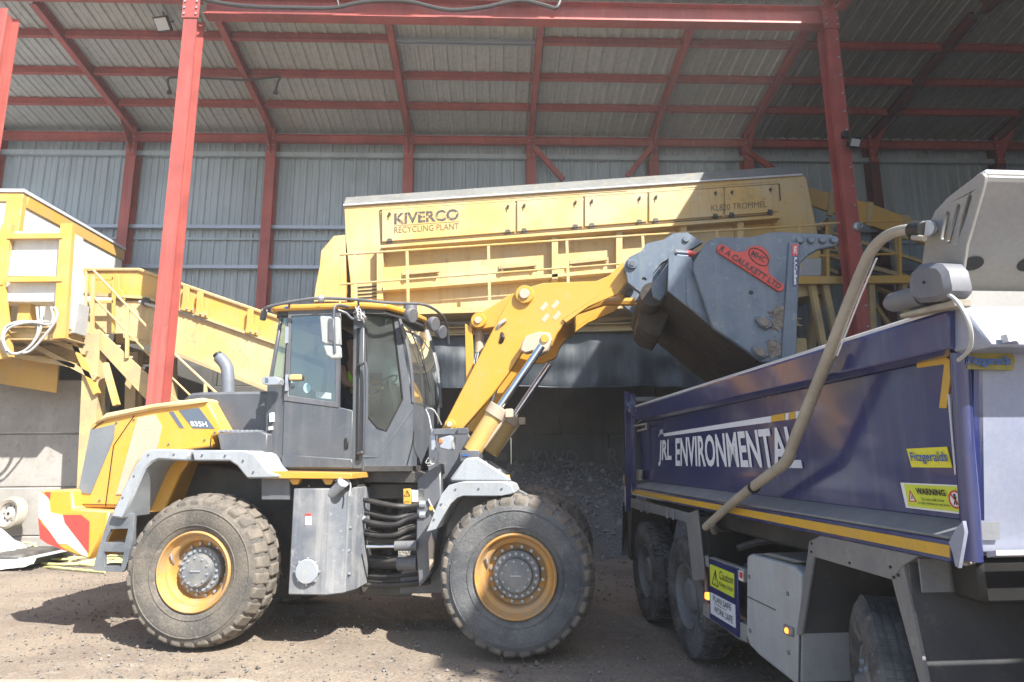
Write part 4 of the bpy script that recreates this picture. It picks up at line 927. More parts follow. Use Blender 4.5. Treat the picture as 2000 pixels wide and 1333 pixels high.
# vertical sticker
LD([(1547, 478), (1559, 478), (1558, 500), (1547, 500)], -.086, 'sticker', sred, side)
LD([(1549, 500), (1558.5, 500), (1557, 560), (1548, 560)], -.086, 'sticker', mk('sticker_blue', (.06, .06, .12), .4, bump=0), side)
def vt(s, x0, y0, x1, y1, mat_): text(s, [LP(x0, y0, -.092), LP(x0, y1, -.092), LP(x1, y1, -.092), LP(x1, y0, -.092)], mat_, side, M=ML, bold=.03)
vt('R.A.Caulkett', 1550.5, 503, 1556.5, 557, lett); vt('RAC', 1550, 482, 1556, 496, lett)
# tipping ram at the back of the bucket
m = MB(ML).cyl(LP(1318, 494, .3), LP(1348, 496, .3), .035).build('tip_ram', dgrey, bk); MB(ML).cyl(LP(1340, 495, .28), LP(1362, 499, .28), .035).build('ram_cap', sred, bk)
for y in (492, 499): MB(ML).cyl(LP(1322, y, .22), LP(1344, y+2, .22), .012).build('pipe', chrome, bk)
MB(ML).cyl(LP(1275, 575, .4), LP(1275, 575, .4)+VD*1.5, .13).build('back_tube', brown, bk)
LPR([(1272, 560), (1306, 512), (1306, 566), (1290, 588), (1276, 580)], .3, .36, 'gusset', buck, bk)

# ---- cab
cab = node('cab', ld); CV = .42
def C3(x, y, v): return LP(x, y, v)
def panel(pts, name, mat, th=.03, parent=cab, bevel=.004):
    """flat panel from 3-D points, thickened inwards (towards +v)"""
    p = [Vector(a) for a in pts]; n = (p[1]-p[0]).cross(p[2]-p[0]).normalized()
    if n.y < 0: n = -n
    return MB(ML).prism(p, n*th).build(name, mat, parent, bevel=bevel)
# corner column positions: side plane to x=702, then the front turns away
def B3(x, y):                                      # on the angled front quarter
    k = max(0, (x-706)/(806-706)); return LP(x, y, CV+.42*k)
def F3(x, y): return LP(x, y, CV+.42+.9*max(0, (x-806)/(840-806)))
panel([C3(516, 918, CV+.05), C3(548, 916, CV), C3(563, 745, CV), C3(522, 745, CV)], 'rear_panel', cabg)
panel([C3(549, 916, CV-.012), C3(688, 917, CV-.012), C3(690, 802, CV-.012), C3(664, 796, CV-.012), C3(554, 783, CV-.012)], 'door_lower', cabg, .05, bevel=.012)
LPR([(549, 888), (688, 897), (688, 915), (549, 914)], CV-.03, CV, 'sill_rib', cabg, cab, bevel=.01)
# door window frame with glass
fr_o = [(566, 608), (664, 603), (667, 796), (554, 783)]; fr_i = [(571, 622), (650, 620), (658, 784), (563, 772)]
dr = LPR([(563, 604), (666, 598), (664, 640), (662, 797), (554, 783)], CV-.02, CV+.02, 'door_frame', dgrey, cab, holes=[[(569, 618), (655, 614), (655, 640), (655, 786), (563, 773)]], bevel=.004)
LPR([(569, 617), (656, 613), (656, 787), (562, 774)], CV-.005, CV+.002, 'window', glsd, cab, bevel=0)
m = MB(ML); m.box(*(lambda a_, b_: (a_.x, b_.x, CV-.06, CV-.02, b_.z, a_.z))(C3(569, 733, CV), C3(592, 744, CV))); m.build('latch', kdirt, dr, bevel=.01)
LD([(c_[0]*7.5+600, c_[1]*10+758) for c_ in [(cos(t*pi/8), sin(t*pi/8)) for t in range(16)]], CV-.006, 'sticker', mk('pale_blue', (.3, .5, .55), .5, bump=0), dr, .001)
LD([(617, 765), (647, 768), (647, 780), (617, 777)], CV-.006, 'sticker', mk('pale_blue_label', (.35, .45, .48), .5, bump=0), dr, .001)
m = MB(ML)
for y in (655, 748): m.bar(C3(561, y-16, CV-.03), C3(560, y+16, CV-.03), .03, .03, (0, 1, 0))
m.each('hinge', galv, dr)
# rear quarter window
LPR([(527, 742), (549, 618), (563, 612), (556, 745)], CV+.04, CV+.045, 'window', gls, cab, bevel=0)
LPR([(520, 748), (524, 742), (546, 614), (552, 612), (530, 744)], CV+.02, CV+.06, 'pillar', dgrey, cab)
LPR([(552, 745), (562, 608), (569, 608), (562, 748)], CV-.0, CV+.06, 'pillar', mk('rust_pillar', (.10, .05, .055), .5, col2=(.07, .06, .07), bump=.05), cab)
LD([(529, 808), (536, 806), (536, 824), (529, 825)], CV+.02, 'sticker', lett, cab, .03); LD([(527, 834), (534, 833), (534, 840), (527, 841)], CV+.02, 'sticker', greyd, cab, .03)
# door post and grab handle
LPR([(688, 800), (690, 600), (712, 598), (708, 916), (686, 916)], CV-.01, CV+.08, 'pillar', cabg, cab, bevel=.008)
LPR([(697, 640), (704, 640), (700, 900), (694, 900)], CV-.02, CV-.01, 'seal', black, cab)
LT([(700, 714, CV), (706, 712, CV-.07), (716, 722, CV-.08), (714, 870, CV-.08), (706, 884, CV-.07), (698, 886, CV)], CV, .017, 'grab_handle', cabg, cab, sm=3)
LPR([(672, 856), (680, 856), (679, 878), (672, 876)], CV-.03, CV-.01, 'door_latch', black, cab)
# front quarter: glass and painted lower
q_g = [(717, 812), (737, 836), (755, 842), (787, 780), (768, 622), (716, 616)]
pl_out = [(708, 602), (775, 606), (806, 782), (808, 800), (806, 922), (706, 918)]
def prismB(out, hole, name, mat, th=.04):
    o3 = [B3(*p) for p in out]; n = (o3[-1]-o3[0]).cross(o3[1]-o3[0]).normalized(); 
    if n.y < 0: n = -n
    hs_ = [[B3(*p) for p in hole]] if hole else []
    return MB(ML).prism(o3, n*th, hs_).build(name, mat, cab, bevel=.004)
prismB(pl_out, q_g, 'front_quarter', cabg)
MB(ML).prism([B3(*p)+Vector((0, .012, 0)) for p in q_g], VD*.006).build('window', gls, cab)
MB(ML).tube([B3(*p)-Vector((0, .004, 0)) for p in q_g+[q_g[0]]], .010, 6).build('seal', black, cab)
MB(ML).tube([B3(706, 893), B3(735, 893), B3(742, 888), B3(806, 800)], .012, 6).build('crease', cabg, cab)
# windscreen curving across the front
def wfn(u, v):
    tp_ = [B3(776, 612), F3(822, 640)]; bt = [B3(806, 786), F3(838, 800)]
    top3 = Vector((B3(776, 612).x+.10*sin(pi*u*.5), CV+.3+1.0*u, B3(776, 612).z)); 
    bot3 = Vector((B3(806, 786).x+.14*sin(pi*u*.5), CV+.42+.8*u, B3(806, 786).z))
    p = top3.lerp(bot3, v); p.x += .05*sin(pi*v); return p
MB(ML).grid(wfn, 10, 10).build('windscreen', gls, cab, rec=False)
for u in (0, 1): MB(ML).tube([wfn(u, k/8) for k in range(9)], .022, 8).build('pillar', dgrey, cab)
MB(ML).tube([wfn(.35, k/10)-Vector((-.03, .0, 0)) for k in range(2, 11)], .008, 6).build('wiper_arm', black, cab)
MB(ML).tube([wfn(.15+.3*k/8, .15+.7*k/8)+Vector((.03, -.02, 0)) for k in range(9)], .007, 6).build('wiper_blade', black, cab)
# lower front nose of the cab
fb = [B3(806, 786), Vector((B3(806, 786).x+.14, CV+1.22, B3(806, 786).z)), Vector((B3(806, 922).x+.14, CV+1.22, B3(806, 922).z)), B3(806, 922)]
MB(ML).prism(fb, Vector((-.05, .0, 0))).build('front_panel', cabg, cab, bevel=.006)
# far side, back and floor
MB(ML).prism([LP(x, y, CV)+VD*1.42 for x, y in [(516, 918), (522, 745), (552, 606), (745, 604), (770, 790), (770, 920)]], VD*.06, [[LP(x, y, CV)+VD*1.42 for x, y in [(534, 742), (560, 622), (730, 620), (752, 785)]]]).build('far_side', dgrey, cab)
x0_ = LP(520, 900, CV).x
MB(ML).box(x0_, x0_+.04, CV+.05, 1.85, LP(520, 900, CV).z, LP(520, 745, CV).z).build('back_panel', dgrey, cab)
MB(ML).box(x0_, LP(800, 900, CV).x, CV+.02, 1.85, LP(520, 922, CV).z, LP(520, 912, CV).z).build('cab_floor', blk, cab)
LPR([(512, 918), (806, 921), (835, 930), (830, 945), (700, 942), (520, 930)], CV+.12, 1.8, 'cab_base', blk, cab, bevel=.01)
# roof
ztop = LP(620, 592, .35).z; zbt = LP(620, 604, .35).z
rpl = [LP(532, 600, .36), LP(700, 596, .36), LP(745, 600, .42), LP(775, 600, .62)]
rp_ = [(rpl[0].x, .36), (rpl[1].x, .36), (rpl[2].x+.05, .44), (rpl[3].x+.12, .85), (rpl[3].x+.2, 1.2), (rpl[3].x+.12, 1.6), (rpl[2].x+.05, 1.95), (rpl[1].x, 2.0), (rpl[0].x, 2.0), (rpl[0].x-.06, 1.9), (rpl[0].x-.06, .46)]
rf = MB(ML).prism([Vector((a_, b_, zbt)) for a_, b_ in rp_], (0, 0, ztop-zbt)).build('cab_roof', lyel, cab, bevel=.025)
rf.modifiers['bevel'].segments = 2
rcx = sum(a_ for a_, b_ in rp_)/len(rp_)
MB(ML).prism([Vector((rcx+(a_-rcx)*.95, 1.18+(b_-1.18)*.94, zbt-.05)) for a_, b_ in rp_], (0, 0, .055)).build('roof_lining', blk, rf)
LD([(556, 599), (563, 599), (563, 603), (556, 603)], .355, 'sticker', bfitz, rf, .002)
# pipe rail and lamps round the roof
rail_ = smoothpath([LP(515, 620, .5), LP(517, 604, .34), LP(535, 597, .28), LP(580, 588, .27), LP(625, 583, .27), LP(700, 586, .27), LP(760, 592, .30), Vector((rpl[3].x+.28, .75, ztop+.04)), Vector((rpl[3].x+.36, 1.3, ztop+.04)), Vector((rpl[3].x+.32, 1.8, ztop+.0)), Vector((rpl[3].x+.3, 2.0, ztop-.2))], 4)
rl = MB(ML).tube(rail_, .017, 8).build('lamp_rail', dgrey, cab)
MB(ML).lathe([(0, -.045), (.03, -.03), (.045, 0), (.03, .03), (0, .045)], LP(627, 584, .27), (0, 0, 1), 12).build('joint', galv, rl)
for x in (565, 700): MB(ML).tube([LP(x, 589, .27), LP(x, 600, .36)], .012).build('stay', dgrey, rl)
MB(ML).cyl(LP(517, 606, .36), LP(513, 624, .42), .035).build('joint', dgrey, rl)
for k, (du, vv) in enumerate(((.16, .62), (.3, 1.1), (.28, 1.6))):
    q_ = Vector((rpl[3].x+du, vv, ztop+.0)); lm = MB(ML).lathe([(0, 0), (.07, .01), (.085, .05), (.085, .09), (.078, .1), (0, .1)], q_-Vector((.04, 0, .1)), (1, -.5, -.3), 16).build('work_lamp', dgrey, rl)
MB(ML).cyl(Vector((rpl[3].x+.02, 1.1, ztop)), Vector((rpl[3].x+.02, 1.1, ztop+.13)), .09, .08, n=20).build('beacon_base', dgrey, rf)
# clustered wiring and lamp at the door corner
for k in range(5):
    a_ = k*1.3; LT([(690+4*k, 612, .34), (698+5*cos(a_), 604+6*sin(a_), .28), (706+8*sin(a_), 618+5*cos(a_), .27), (712, 626, .36)], .3, .006, 'wire', lcable, sm=4)
LT([(660, 606, .22), (676, 612, .26), (686, 622, .3), (708, 630, .36)], .3, .015, 'lamp_arm', cabg)
# mirrors
LT([(654, 690, .14), (652, 610, .14), (660, 597, .18), (680, 600, .3)], .14, .015, 'mirror_arm', cabg, cab, sm=3)
mi = LPR([(624, 620), (626, 617), (662, 620), (664, 674), (636, 672), (628, 668)], .14, .20, 'mirror', mk('mirror_shell', (.36, .38, .38), .5, col2=(.3, .31, .31), bump=.04), cab, bevel=.015)
LPR([(630, 674), (664, 676), (665, 700), (648, 702), (636, 694)], .14, .20, 'mirror', MATS['mirror_shell'], cab, bevel=.015)
LPR([(641, 622), (652, 622), (652, 668), (641, 664)], .12, .14, 'clamp', dgrey, mi, bevel=.006)
lp_ = LPR([(511, 736), (538, 736), (546, 740), (544, 752), (520, 753), (511, 750)], .22, .34, 'rear_lamp', galv, cab, bevel=.01)
LD([(518, 739), (524, 739), (524, 748), (518, 748)], .22, 'lens', decb, lp_)
LT([(818, 660, 1.7), (824, 645, 1.7), (830, 650, 1.7), (829, 700, 1.7), (826, 720, 1.7)], 1.7, .012, 'mirror_arm', black, cab)
LPR([(820, 658), (829, 658), (829, 705), (820, 700)], 1.62, 1.7, 'mirror', dgrey, cab, bevel=.008)
# inside: seat, console, steering wheel
LPR([(640, 800), (640, 690), (652, 640), (668, 640), (672, 690), (680, 780), (720, 785), (722, 810)], .95, 1.4, 'seat', cloth, cab, bevel=.03)
LPR([(742, 800), (752, 742), (762, 742), (768, 800), (790, 860), (740, 860)], 1.05, 1.3, 'console', blk, cab, bevel=.02)
sw = LP(748, 752, 1.18); MB(ML).lathe([(.18, 0), (.193, .012), (.206, 0), (.193, -.012), (.18, 0)], sw, (.55, 0, -.83), 28).build('steering_wheel', black, cab)
for dd in ((.19, 0, 0), (-.1, 0, -.1)): MB(ML).tube([sw, sw+Vector(dd)], .01).build('steering_wheel_spoke', black, cab)
LPR([(722, 728), (745, 728), (745, 752), (722, 752)], .8, .84, 'screen', blk, cab, bevel=.006)
LPR([(726, 745), (745, 745), (745, 749), (726, 749)], .78, .80, 'sticker', sred, cab)
# head lamp and its frame ahead of the cab
hl = node('headlamp', ld)
LPR([(845, 838), (912, 836), (912, 848), (845, 850)], .30, .42, 'bracket', dgrey, hl, bevel=.006)
LPR([(893, 836), (914, 836), (914, 848), (893, 848)], .26, .30, 'bracket', cabg, hl, bevel=.006)
LPR([(842, 838), (850, 838), (850, 880), (842, 880)], .34, .38, 'bracket', galv, hl, bevel=.004)
LPR([(856, 856), (880, 850), (884, 856), (882, 878), (876, 880), (858, 876)], .22, .40, 'housing', galv, hl, bevel=.012)
LPR([(856, 858), (864, 856), (864, 866), (856, 867)], .20, .22, 'indicator', mk('dull_amber', (.55, .18, .05), .4, bump=0), hl)
p = LP(883, 866, .31); MB(ML).cyl(p, p+Vector((.02, 0, 0)), .065, n=20).build('lens', lens, hl)
for k in range(7):
    a_ = k*.9; LT([(840+4*sin(a_), 890+4*k, .42), (832+3*k, 905+5*sin(a_*2), .35), (846+5*cos(a_), 900+6*sin(a_), .33), (856, 882+5*k, .4)], .4, .006, 'wire', lcable, sm=4)
LT([(832, 800, .7), (838, 815, .6), (842, 838, .4)], .5, .008, 'wire', lcable, sm=3); LT([(834, 798, .7), (848, 802, .6), (862, 830, .74)], .5, .008, 'wire', lcable, sm=3)

# ---- driver
pr = thing('person', 'driver in a lime hi-vis vest seated inside the loader cab', 'person', LO+LU*(-1.7)+LV*1.15+Vector((0, 0, 1.9)), LH)
def skinned(name, pts, edges, rad, mat_, parent, lv=2):
    inv = W[parent.name].inverted() @ ML
    me = bpy.data.meshes.new(name); me.from_pydata([inv @ Vector(p) for p in pts], edges, [])
    o = bpy.data.objects.new(name, me); COL.objects.link(o); o.parent = parent; W[o.name] = W[parent.name]
    me.materials.append(mat_)
    s_ = o.modifiers.new('skin', 'SKIN'); s_.use_smooth_shade = True
    for i, r_ in enumerate(rad): me.skin_vertices[0].data[i].radius = (r_, r_) if not isinstance(r_, tuple) else r_
    me.skin_vertices[0].data[0].use_root = True
    ss = o.modifiers.new('sub', 'SUBSURF'); ss.levels = lv; ss.render_levels = lv
    return o
hp3 = LP(672, 792, 1.15); u0, z0 = hp3.x, hp3.z
J = lambda du, dv, dz: (u0+du, 1.15+dv, z0+dz)
pts = [J(0, 0, 0), J(.0, 0, .18), J(.0, 0, .36), J(.01, 0, .48), J(.02, 0, .56), J(.03, 0, .64), J(.04, 0, .74), J(.03, 0, .80),
       J(.0, -.17, .44), J(.10, -.22, .22), J(.36, -.14, .20), J(.44, -.13, .22),
       J(.0, .17, .44), J(.10, .22, .22), J(.36, .14, .20), J(.44, .13, .22),
       J(.05, -.1, -.02), J(.45, -.12, .02), J(.50, -.12, -.36), J(.60, -.12, -.40),
       J(.05, .1, -.02), J(.45, .12, .02), J(.50, .12, -.36), J(.60, .12, -.40)]
ed = [(0, 1), (1, 2), (2, 3), (3, 4), (4, 5), (5, 6), (6, 7), (3, 8), (8, 9), (9, 10), (10, 11), (3, 12), (12, 13), (13, 14), (14, 15), (0, 16), (16, 17), (17, 18), (18, 19), (0, 20), (20, 21), (21, 22), (22, 23)]
ra_ = [.13, .13, .15, .10, .055, .07, .095, .07, .06, .045, .035, .03, .06, .045, .035, .03, .085, .065, .045, .035, .085, .065, .045, .035]
skinned('body', pts, ed, ra_, skin, pr)
skinned('hi_vis_vest', [J(0, 0, .02), J(0, 0, .2), J(0, 0, .38), J(0, -.12, .44), J(0, .12, .44)], [(0, 1), (1, 2), (2, 3), (2, 4)], [.15, .15, .165, .09, .09], vest, pr)
skinned('trousers', [J(0, 0, -.02), J(.05, -.1, -.02), J(.45, -.12, .02), J(.5, -.12, -.32), J(.05, .1, -.02), J(.45, .12, .02), J(.5, .12, -.32)], [(0, 1), (1, 2), (2, 3), (0, 4), (4, 5), (5, 6)], [.14, .1, .08, .06, .1, .08, .06], cloth, pr)
skinned('hair', [J(-.01, 0, .74), J(.01, 0, .81), J(.05, 0, .82)], [(0, 1), (1, 2)], [.085, .08, .06], black, pr)
m = MB(ML)
p = Vector(J(.135, 0, .70)); m.lathe([(0, -.02), (.015, 0), (0, .03)], p, (1, 0, -.4), 8); m.build('nose', skin, pr)

# ================================================================= tipper truck
tk0 = MT @ Vector((3.1, 5.2, 0))
tt = thing('tipper_truck', 'dark blue tipper truck with white lettering and a yellow stripe, waiting under the loader bucket', 'tipper truck', tk0, radians(2.235))
SF = 7.66
def sn(z): return 2.42+(2.4-z)*.16
SD = Vector((1, 0, 0))
def TPR(pts, t0, t1, name, mat, parent=tt, bevel=.005, holes=(), **k):
    return MB(MT).prism([TP(x, y, t0) for x, y in pts], SD*(t1-t0), [[TP(x, y, t0) for x, y in h] for h in holes]).build(name, mat, parent, bevel=bevel, **k)
def TDl(pts, t, name, mat, parent, d=.004):
    return MB(MT).prism([TP(x, y, t) for x, y in pts], SD*-d).build(name, mat, parent)
def TT(pts, t, r, name, mat, parent=tt, n=8, sm=0):
    P_ = [TP(p[0], p[1], p[2] if len(p) > 2 else t) for p in pts]
    if sm: P_ = smoothpath(P_, sm)
    return MB(MT).tube(P_, r, n).build(name, mat, parent)
def sz(poly, name, mat, parent=tt, bevel=.006):
    """cross-section in (t,z) run along the body from its sloping front end to the tail"""
    m = MB(MT); n = len(poly)
    m.add([(t, sn(z), z) for t, z in poly]+[(t, SF, z) for t, z in poly], [tuple(range(n)), tuple(range(n, 2*n))[::-1]]+[(i, (i+1) % n, (i+1) % n+n, i+n) for i in range(n)])
    return m.build(name, mat, parent, bevel=bevel)
body = node('tipper_body', tt)
W[body.name] = W[tt.name]
for sg, nm in ((1, 'near'), (-1, 'far')):
    def X(t): return t if sg > 0 else 6.36-t
    sz([(X(a), b) for a, b in [(1.985, 2.405), (1.97, 2.39), (1.97, 2.24), (2.03, 2.222), (2.12, 2.222), (2.12, 2.405)]], 'top_rail', navy, body, .008)
    sp_ = sz([(X(a), b) for a, b in [(2.075, 2.221), (2.075, 1.54), (2.12, 1.54), (2.12, 2.221)]], 'side_panel', navy, body, .004)
    if sg > 0: side_p = sp_
    sz([(X(a), b) for a, b in [(2.075, 1.539), (1.972, 1.478), (1.98, 1.465), (2.12, 1.465), (2.12, 1.539)]], 'ledge', ledg, body, .004)
    sz([(X(a), b) for a, b in [(1.968, 1.464), (1.968, 1.378), (2.1, 1.378), (2.1, 1.464)]], 'side_rail', navy, body, .004)
    sz([(X(a), b) for a, b in [(1.9635, 1.446), (1.9635, 1.398), (1.9675, 1.398), (1.9675, 1.446)]], 'stripe', tyl, body, 0)
    MB(MT).tube([(X(1.985), sn(2.4), 2.405), (X(1.985), SF, 2.405)], .012, 6).build('rail_highlight', twh, body)  # white tube put in as the bright highlight along the top rail
    MB(MT).tube([(X(a.x), a.y, a.z) for a in (TP(1874, 690, 2.03), TP(1882, 850, 2.03), TP(1893, 985, 2.03), TP(1900, 1095, 2.03))], .036, 16).build('corner_pillar', navy, body)
MB(MT).box(2.12, 4.24, 2.6, 7.6, 1.40, 1.46).build('body_floor', ledg, body)
MB(MT).prism([(2.1, sn(2.22), 2.22), (4.26, sn(2.22), 2.22), (4.26, sn(1.42), 1.42), (2.1, sn(1.42), 1.42)], (0, .05, 0)).build('front_wall', tfr, body)
MB(MT).prism([(2.0, 2.27, 2.215), (2.0, 2.39, 2.405), (2.0, 2.5, 2.405), (2.0, 2.46, 2.215)], (2.36, 0, 0)).build('front_rail', tfr, body, bevel=.012)
MB(MT).prism([(2.1, 2.55, 1.40), (4.26, 2.55, 1.40), (4.26, 2.50, 1.415), (2.1, 2.50, 1.415)], (0, 0, .02)).build('front_lip', twh, body)
MB(MT).box(2.12, 4.3, 2.62, 2.8, 1.2, 1.385).build('cross_member', black, body, bevel=.02)
MB(MT).box(2.15, 4.2, 7.6, 7.66, 1.40, 2.35).build('tailgate', navy, body, bevel=.01)
# load heap already in the body
def lf(u, v):
    t = 2.13+2.1*u; s_ = 2.65+4.9*v
    return Vector((t, s_, 1.5+.55*sin(pi*u)**.6*sin(pi*v)**.6+.06*noise.noise(Vector((t*3, s_*3, 0)))+.03*noise.noise(Vector((t*9, s_*9, 0)))))
ldh = MB(MT).grid(lf, 40, 80).build('load_heap', heapm, smooth=60, rec=False); tag(ldh, 'dark crushed material lying inside the blue tipper body', 'heap', kind='stuff')
# tail frame
for a, b_, w_ in (((1224, 765), (1226, 1000), .06), ((1236, 770), (1238, 960), .05), ((1222, 800), (1240, 812), .05)):
    MB(MT).bar(TP(*a, 1.96), TP(*b_, 1.96), w_, w_, (1, 0, 0)).build('tail_post', navy, body, bevel=.006)
for z in (2.36, 2.52): MB(MT).bar((1.98, 7.72, z), (4.36, 7.72, z), .05, .05).build('tail_bar', navy if z < 2.4 else ledg, body)
for t in (2.0, 4.34): MB(MT).bar((t, 7.72, 1.3), (t, 7.72, 2.56), .05, .05, (0, 1, 0)).build('tail_post', navy, body)
TPR([(1217, 928), (1221, 928), (1221, 945), (1217, 945)], 1.95, 1.96, 'reflector', lyel2)
TT([(1238, 832), (1243, 832), (1262, 828), (1262, 838), (1246, 842)], 1.97, .012, 'tail_hook', beige)
TPR([(1238, 918), (1251, 918), (1249, 936), (1256, 939), (1240, 938)], 2.0, 2.03, 'tail_latch', beige)
# end cap of the ledge
TPR([(1853, 1060), (1866, 1035), (1880, 1018), (1884, 1040), (1872, 1110), (1866, 1106), (1860, 1080)], 1.96, 1.975, 'ledge_end', tfr, body, 0)
TPR([(1850, 770), (1854, 770), (1867, 925), (1864, 928)], 2.066, 2.074, 'edge_highlight_strip', twh, body, 0)
TPR([(1789, 697), (1832, 687), (1860, 707), (1848, 798), (1834, 797), (1844, 712), (1791, 719)], 2.068, 2.073, 'corner_marking', tyl, side_p, 0)
# lettering
t_ = 2.071
def TQd(ll, lr, ur, ul, t=t_): return [TP(*ll, t), TP(*lr, t), TP(*ur, t), TP(*ul, t)]
text('JRL', TQd((1286, 911), (1312, 911), (1312, 858), (1288, 861)), lett, side_p, M=MT, bold=.03)
text('ENVIRONMENTAL', TQd((1320, 911), (1569, 916), (1551, 831), (1320, 856)), lett, side_p, M=MT, bold=.026)
TDl([(1297, 853), (1507, 825), (1507, 813), (1297, 847)], 2.074, 'line', lett, side_p)
TDl([(1508, 824.5), (1534, 821), (1533, 807.5), (1508, 812)], 2.074, 'line', tyl, side_p); TDl([(1535, 821), (1541, 820), (1541, 806.5), (1535, 807.5)], 2.074, 'line', lett, side_p)
TDl([(1542, 820), (1554, 818), (1554, 804), (1542, 806)], 2.074, 'line', tyl, side_p); TDl([(1555, 818), (1562, 816), (1563, 803.5), (1555, 804)], 2.074, 'line', lett, side_p)
text('JRL', TQd((1286, 853), (1296, 851), (1298, 838), (1289, 840)), lett, side_p, M=MT, bold=.02)
fz = TDl([(1772, 877), (1851, 873), (1861, 914), (1782, 913)], 2.073, 'name_sign', yfitz, side_p)
text('Fitzgeralds', TQd((1782, 906), (1853, 908), (1849, 882), (1777, 884), 2.066), bfitz, fz, M=MT, bold=.014)
ws = TDl([(1760, 943), (1872, 948), (1884, 1005), (1771, 992)], 2.073, 'warning_sign', white, side_p)
TDl([(1766, 946), (1870, 951), (1880, 1001), (1775, 989)], 2.0685, 'sign_face', ylime, ws, .002)
text('WARNING', TQd((1791, 966), (1849, 970), (1845, 957), (1788, 953), 2.063), black, ws, M=MT, bold=.035)
text('Do not walk close', TQd((1802, 978), (1846, 981), (1844, 975), (1800, 972), 2.063), black, ws, M=MT, bold=.01)
text('to this vehicle at any time', TQd((1795, 986), (1857, 992), (1855, 985), (1793, 979), 2.063), black, ws, M=MT, bold=.01)
TDl([(1776, 980), (1791, 981), (1777, 957)], 2.0665, 'symbol', sred, ws, .002); TDl([(1778, 978), (1787, 978.5), (1779, 963)], 2.064, 'symbol', white, ws, .001); TDl([(1780, 975), (1782, 975), (1781, 966)], 2.062, 'symbol', black, ws, .001)
cc = TP(1866, 976, 2.064); 
rg = MB(MT).tube([cc+Vector((0, -.034*cos(a)*1.0, .034*sin(a))) for a in [k*pi/12 for k in range(25)]], .004, 6).build('symbol', sred, ws)
MB(MT).prism([cc+Vector((.0, -.031*cos(a), .031*sin(a))) for a in [k*pi/12 for k in range(24)]], (.001, 0, 0)).build('symbol', white, ws)
m = MB(MT); q_ = cc-SD*.002
m.cyl(q_+Vector((0, 0, .018)), q_+Vector((-.001, 0, .018)), .006, n=8); m.bar(q_+Vector((0, .0, .012)), q_+Vector((0, 0, -.004)), .011, .002, (1, 0, 0)); m.bar(q_+Vector((0, 0, -.004)), q_+Vector((0, .008, -.022)), .004, .002, (1, 0, 0)); m.bar(q_+Vector((0, 0, -.004)), q_+Vector((0, -.008, -.022)), .004, .002, (1, 0, 0)); m.bar(q_+Vector((0, .009, .002)), q_+Vector((0, -.009, .01)), .003, .002, (1, 0, 0))
m.build('symbol', black, ws)
MB(MT).bar(q_+Vector((-.002, .022, .022)), q_+Vector((-.002, -.022, -.022)), .005, .002, (1, 0, 0)).build('symbol', sred, ws)
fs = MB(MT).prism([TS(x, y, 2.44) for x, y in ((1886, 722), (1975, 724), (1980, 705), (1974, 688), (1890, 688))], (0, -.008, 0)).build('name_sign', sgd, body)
text('Fitzgeralds', [TS(x, y, 2.425) for x, y in ((1890, 718), (1974, 718), (1974, 696), (1890, 696))], bfitz, fs, M=MT, bold=.03)
MB(MT).prism([TS(x, y, 2.56) for x, y in ((1911, 1055), (1951, 1055), (1951, 1020), (1911, 1020))], (0, -.004, 0)).build('data_plate', ledg, body)
MB(MT).bar(TS(1962, 662, 2.26), TS(1998, 656, 2.26), .03, .03).build('lamp_bracket', twh, body)
MB(MT).tube([TP(1866, 1096, 1.99), TP(1885, 1100, 2.02), TP(1900, 1096, 2.1)], .012).build('hook', beige, body)

# head board
hbd = node('head_board', tt)
hb = [(1801, 600), (1799, 525), (1806, 472), (1812, 442), (1826, 412), (1850, 386), (1912, 339), (1919, 338), (1924, 346), (1921, 362), (1902, 428), (1887, 480), (1880, 530), (1870, 572), (1862, 592), (1850, 605)]
def slot(a, b, w=4): 
    return [(a[0]-w, a[1]+2), (a[0]-w*.3, a[1]-3), (a[0]+w*.8, a[1]-1), (a[0]+w, a[1]+4), (b[0]+w, b[1]-2), (b[0]+w*.4, b[1]+3), (b[0]-w*.6, b[1]+3), (b[0]-w, b[1]-3)]
TPR(hb, 1.985, 2.0, 'side_plate', tsil, hbd, .003, holes=[slot((1850, 416), (1841, 465)), slot((1871, 401), (1853, 473)), slot((1893, 382), (1867, 478))])
pp = [Vector((2.0, s_, z_)) for s_, z_ in ((2.17, 2.875), (2.18, 2.845), (2.27, 2.76), (2.38, 2.65), (2.47, 2.56), (2.56, 2.47), (2.60, 2.42))]
pts_ = pp+[p+Vector((0, .012, -.002)) for p in pp[::-1]]
MB(MT).prism(pts_, (2.34, 0, 0)).build('cover_sheet', tsil, hbd)
MB(MT).bar(pp[0]+Vector((0, .03, .0)), pp[0]+Vector((2.34, .03, .0)), .055, .04).build('top_lip', twh, hbd, bevel=.006)
m = MB(MT)
for t0 in (2.115, 2.36, 2.60, 2.84):
    c0 = pp[3].lerp(pp[4], .6)+Vector((t0-2.0, -.006, 0)); ud = (pp[3]-pp[4]).normalized()
    m.prism([c0+Vector((.045*cos(a), 0, 0))+ud*.033*sin(a) for a in [k*pi/8 for k in range(16)]], (0, .003, 0))
m.each('opening', black, hbd)
MB(MT).prism([TP(x, y, 4.34) for x, y in hb] if 0 else [p+Vector((2.34, 0, 0)) for p in [TP(x, y, 2.0) for x, y in hb]], (.015, 0, 0)).build('side_plate', tsil, hbd)
MB(MT).box(2.0, 4.34, 2.40, 2.60, 2.40, 2.47).build('base_plate', tsil, hbd)
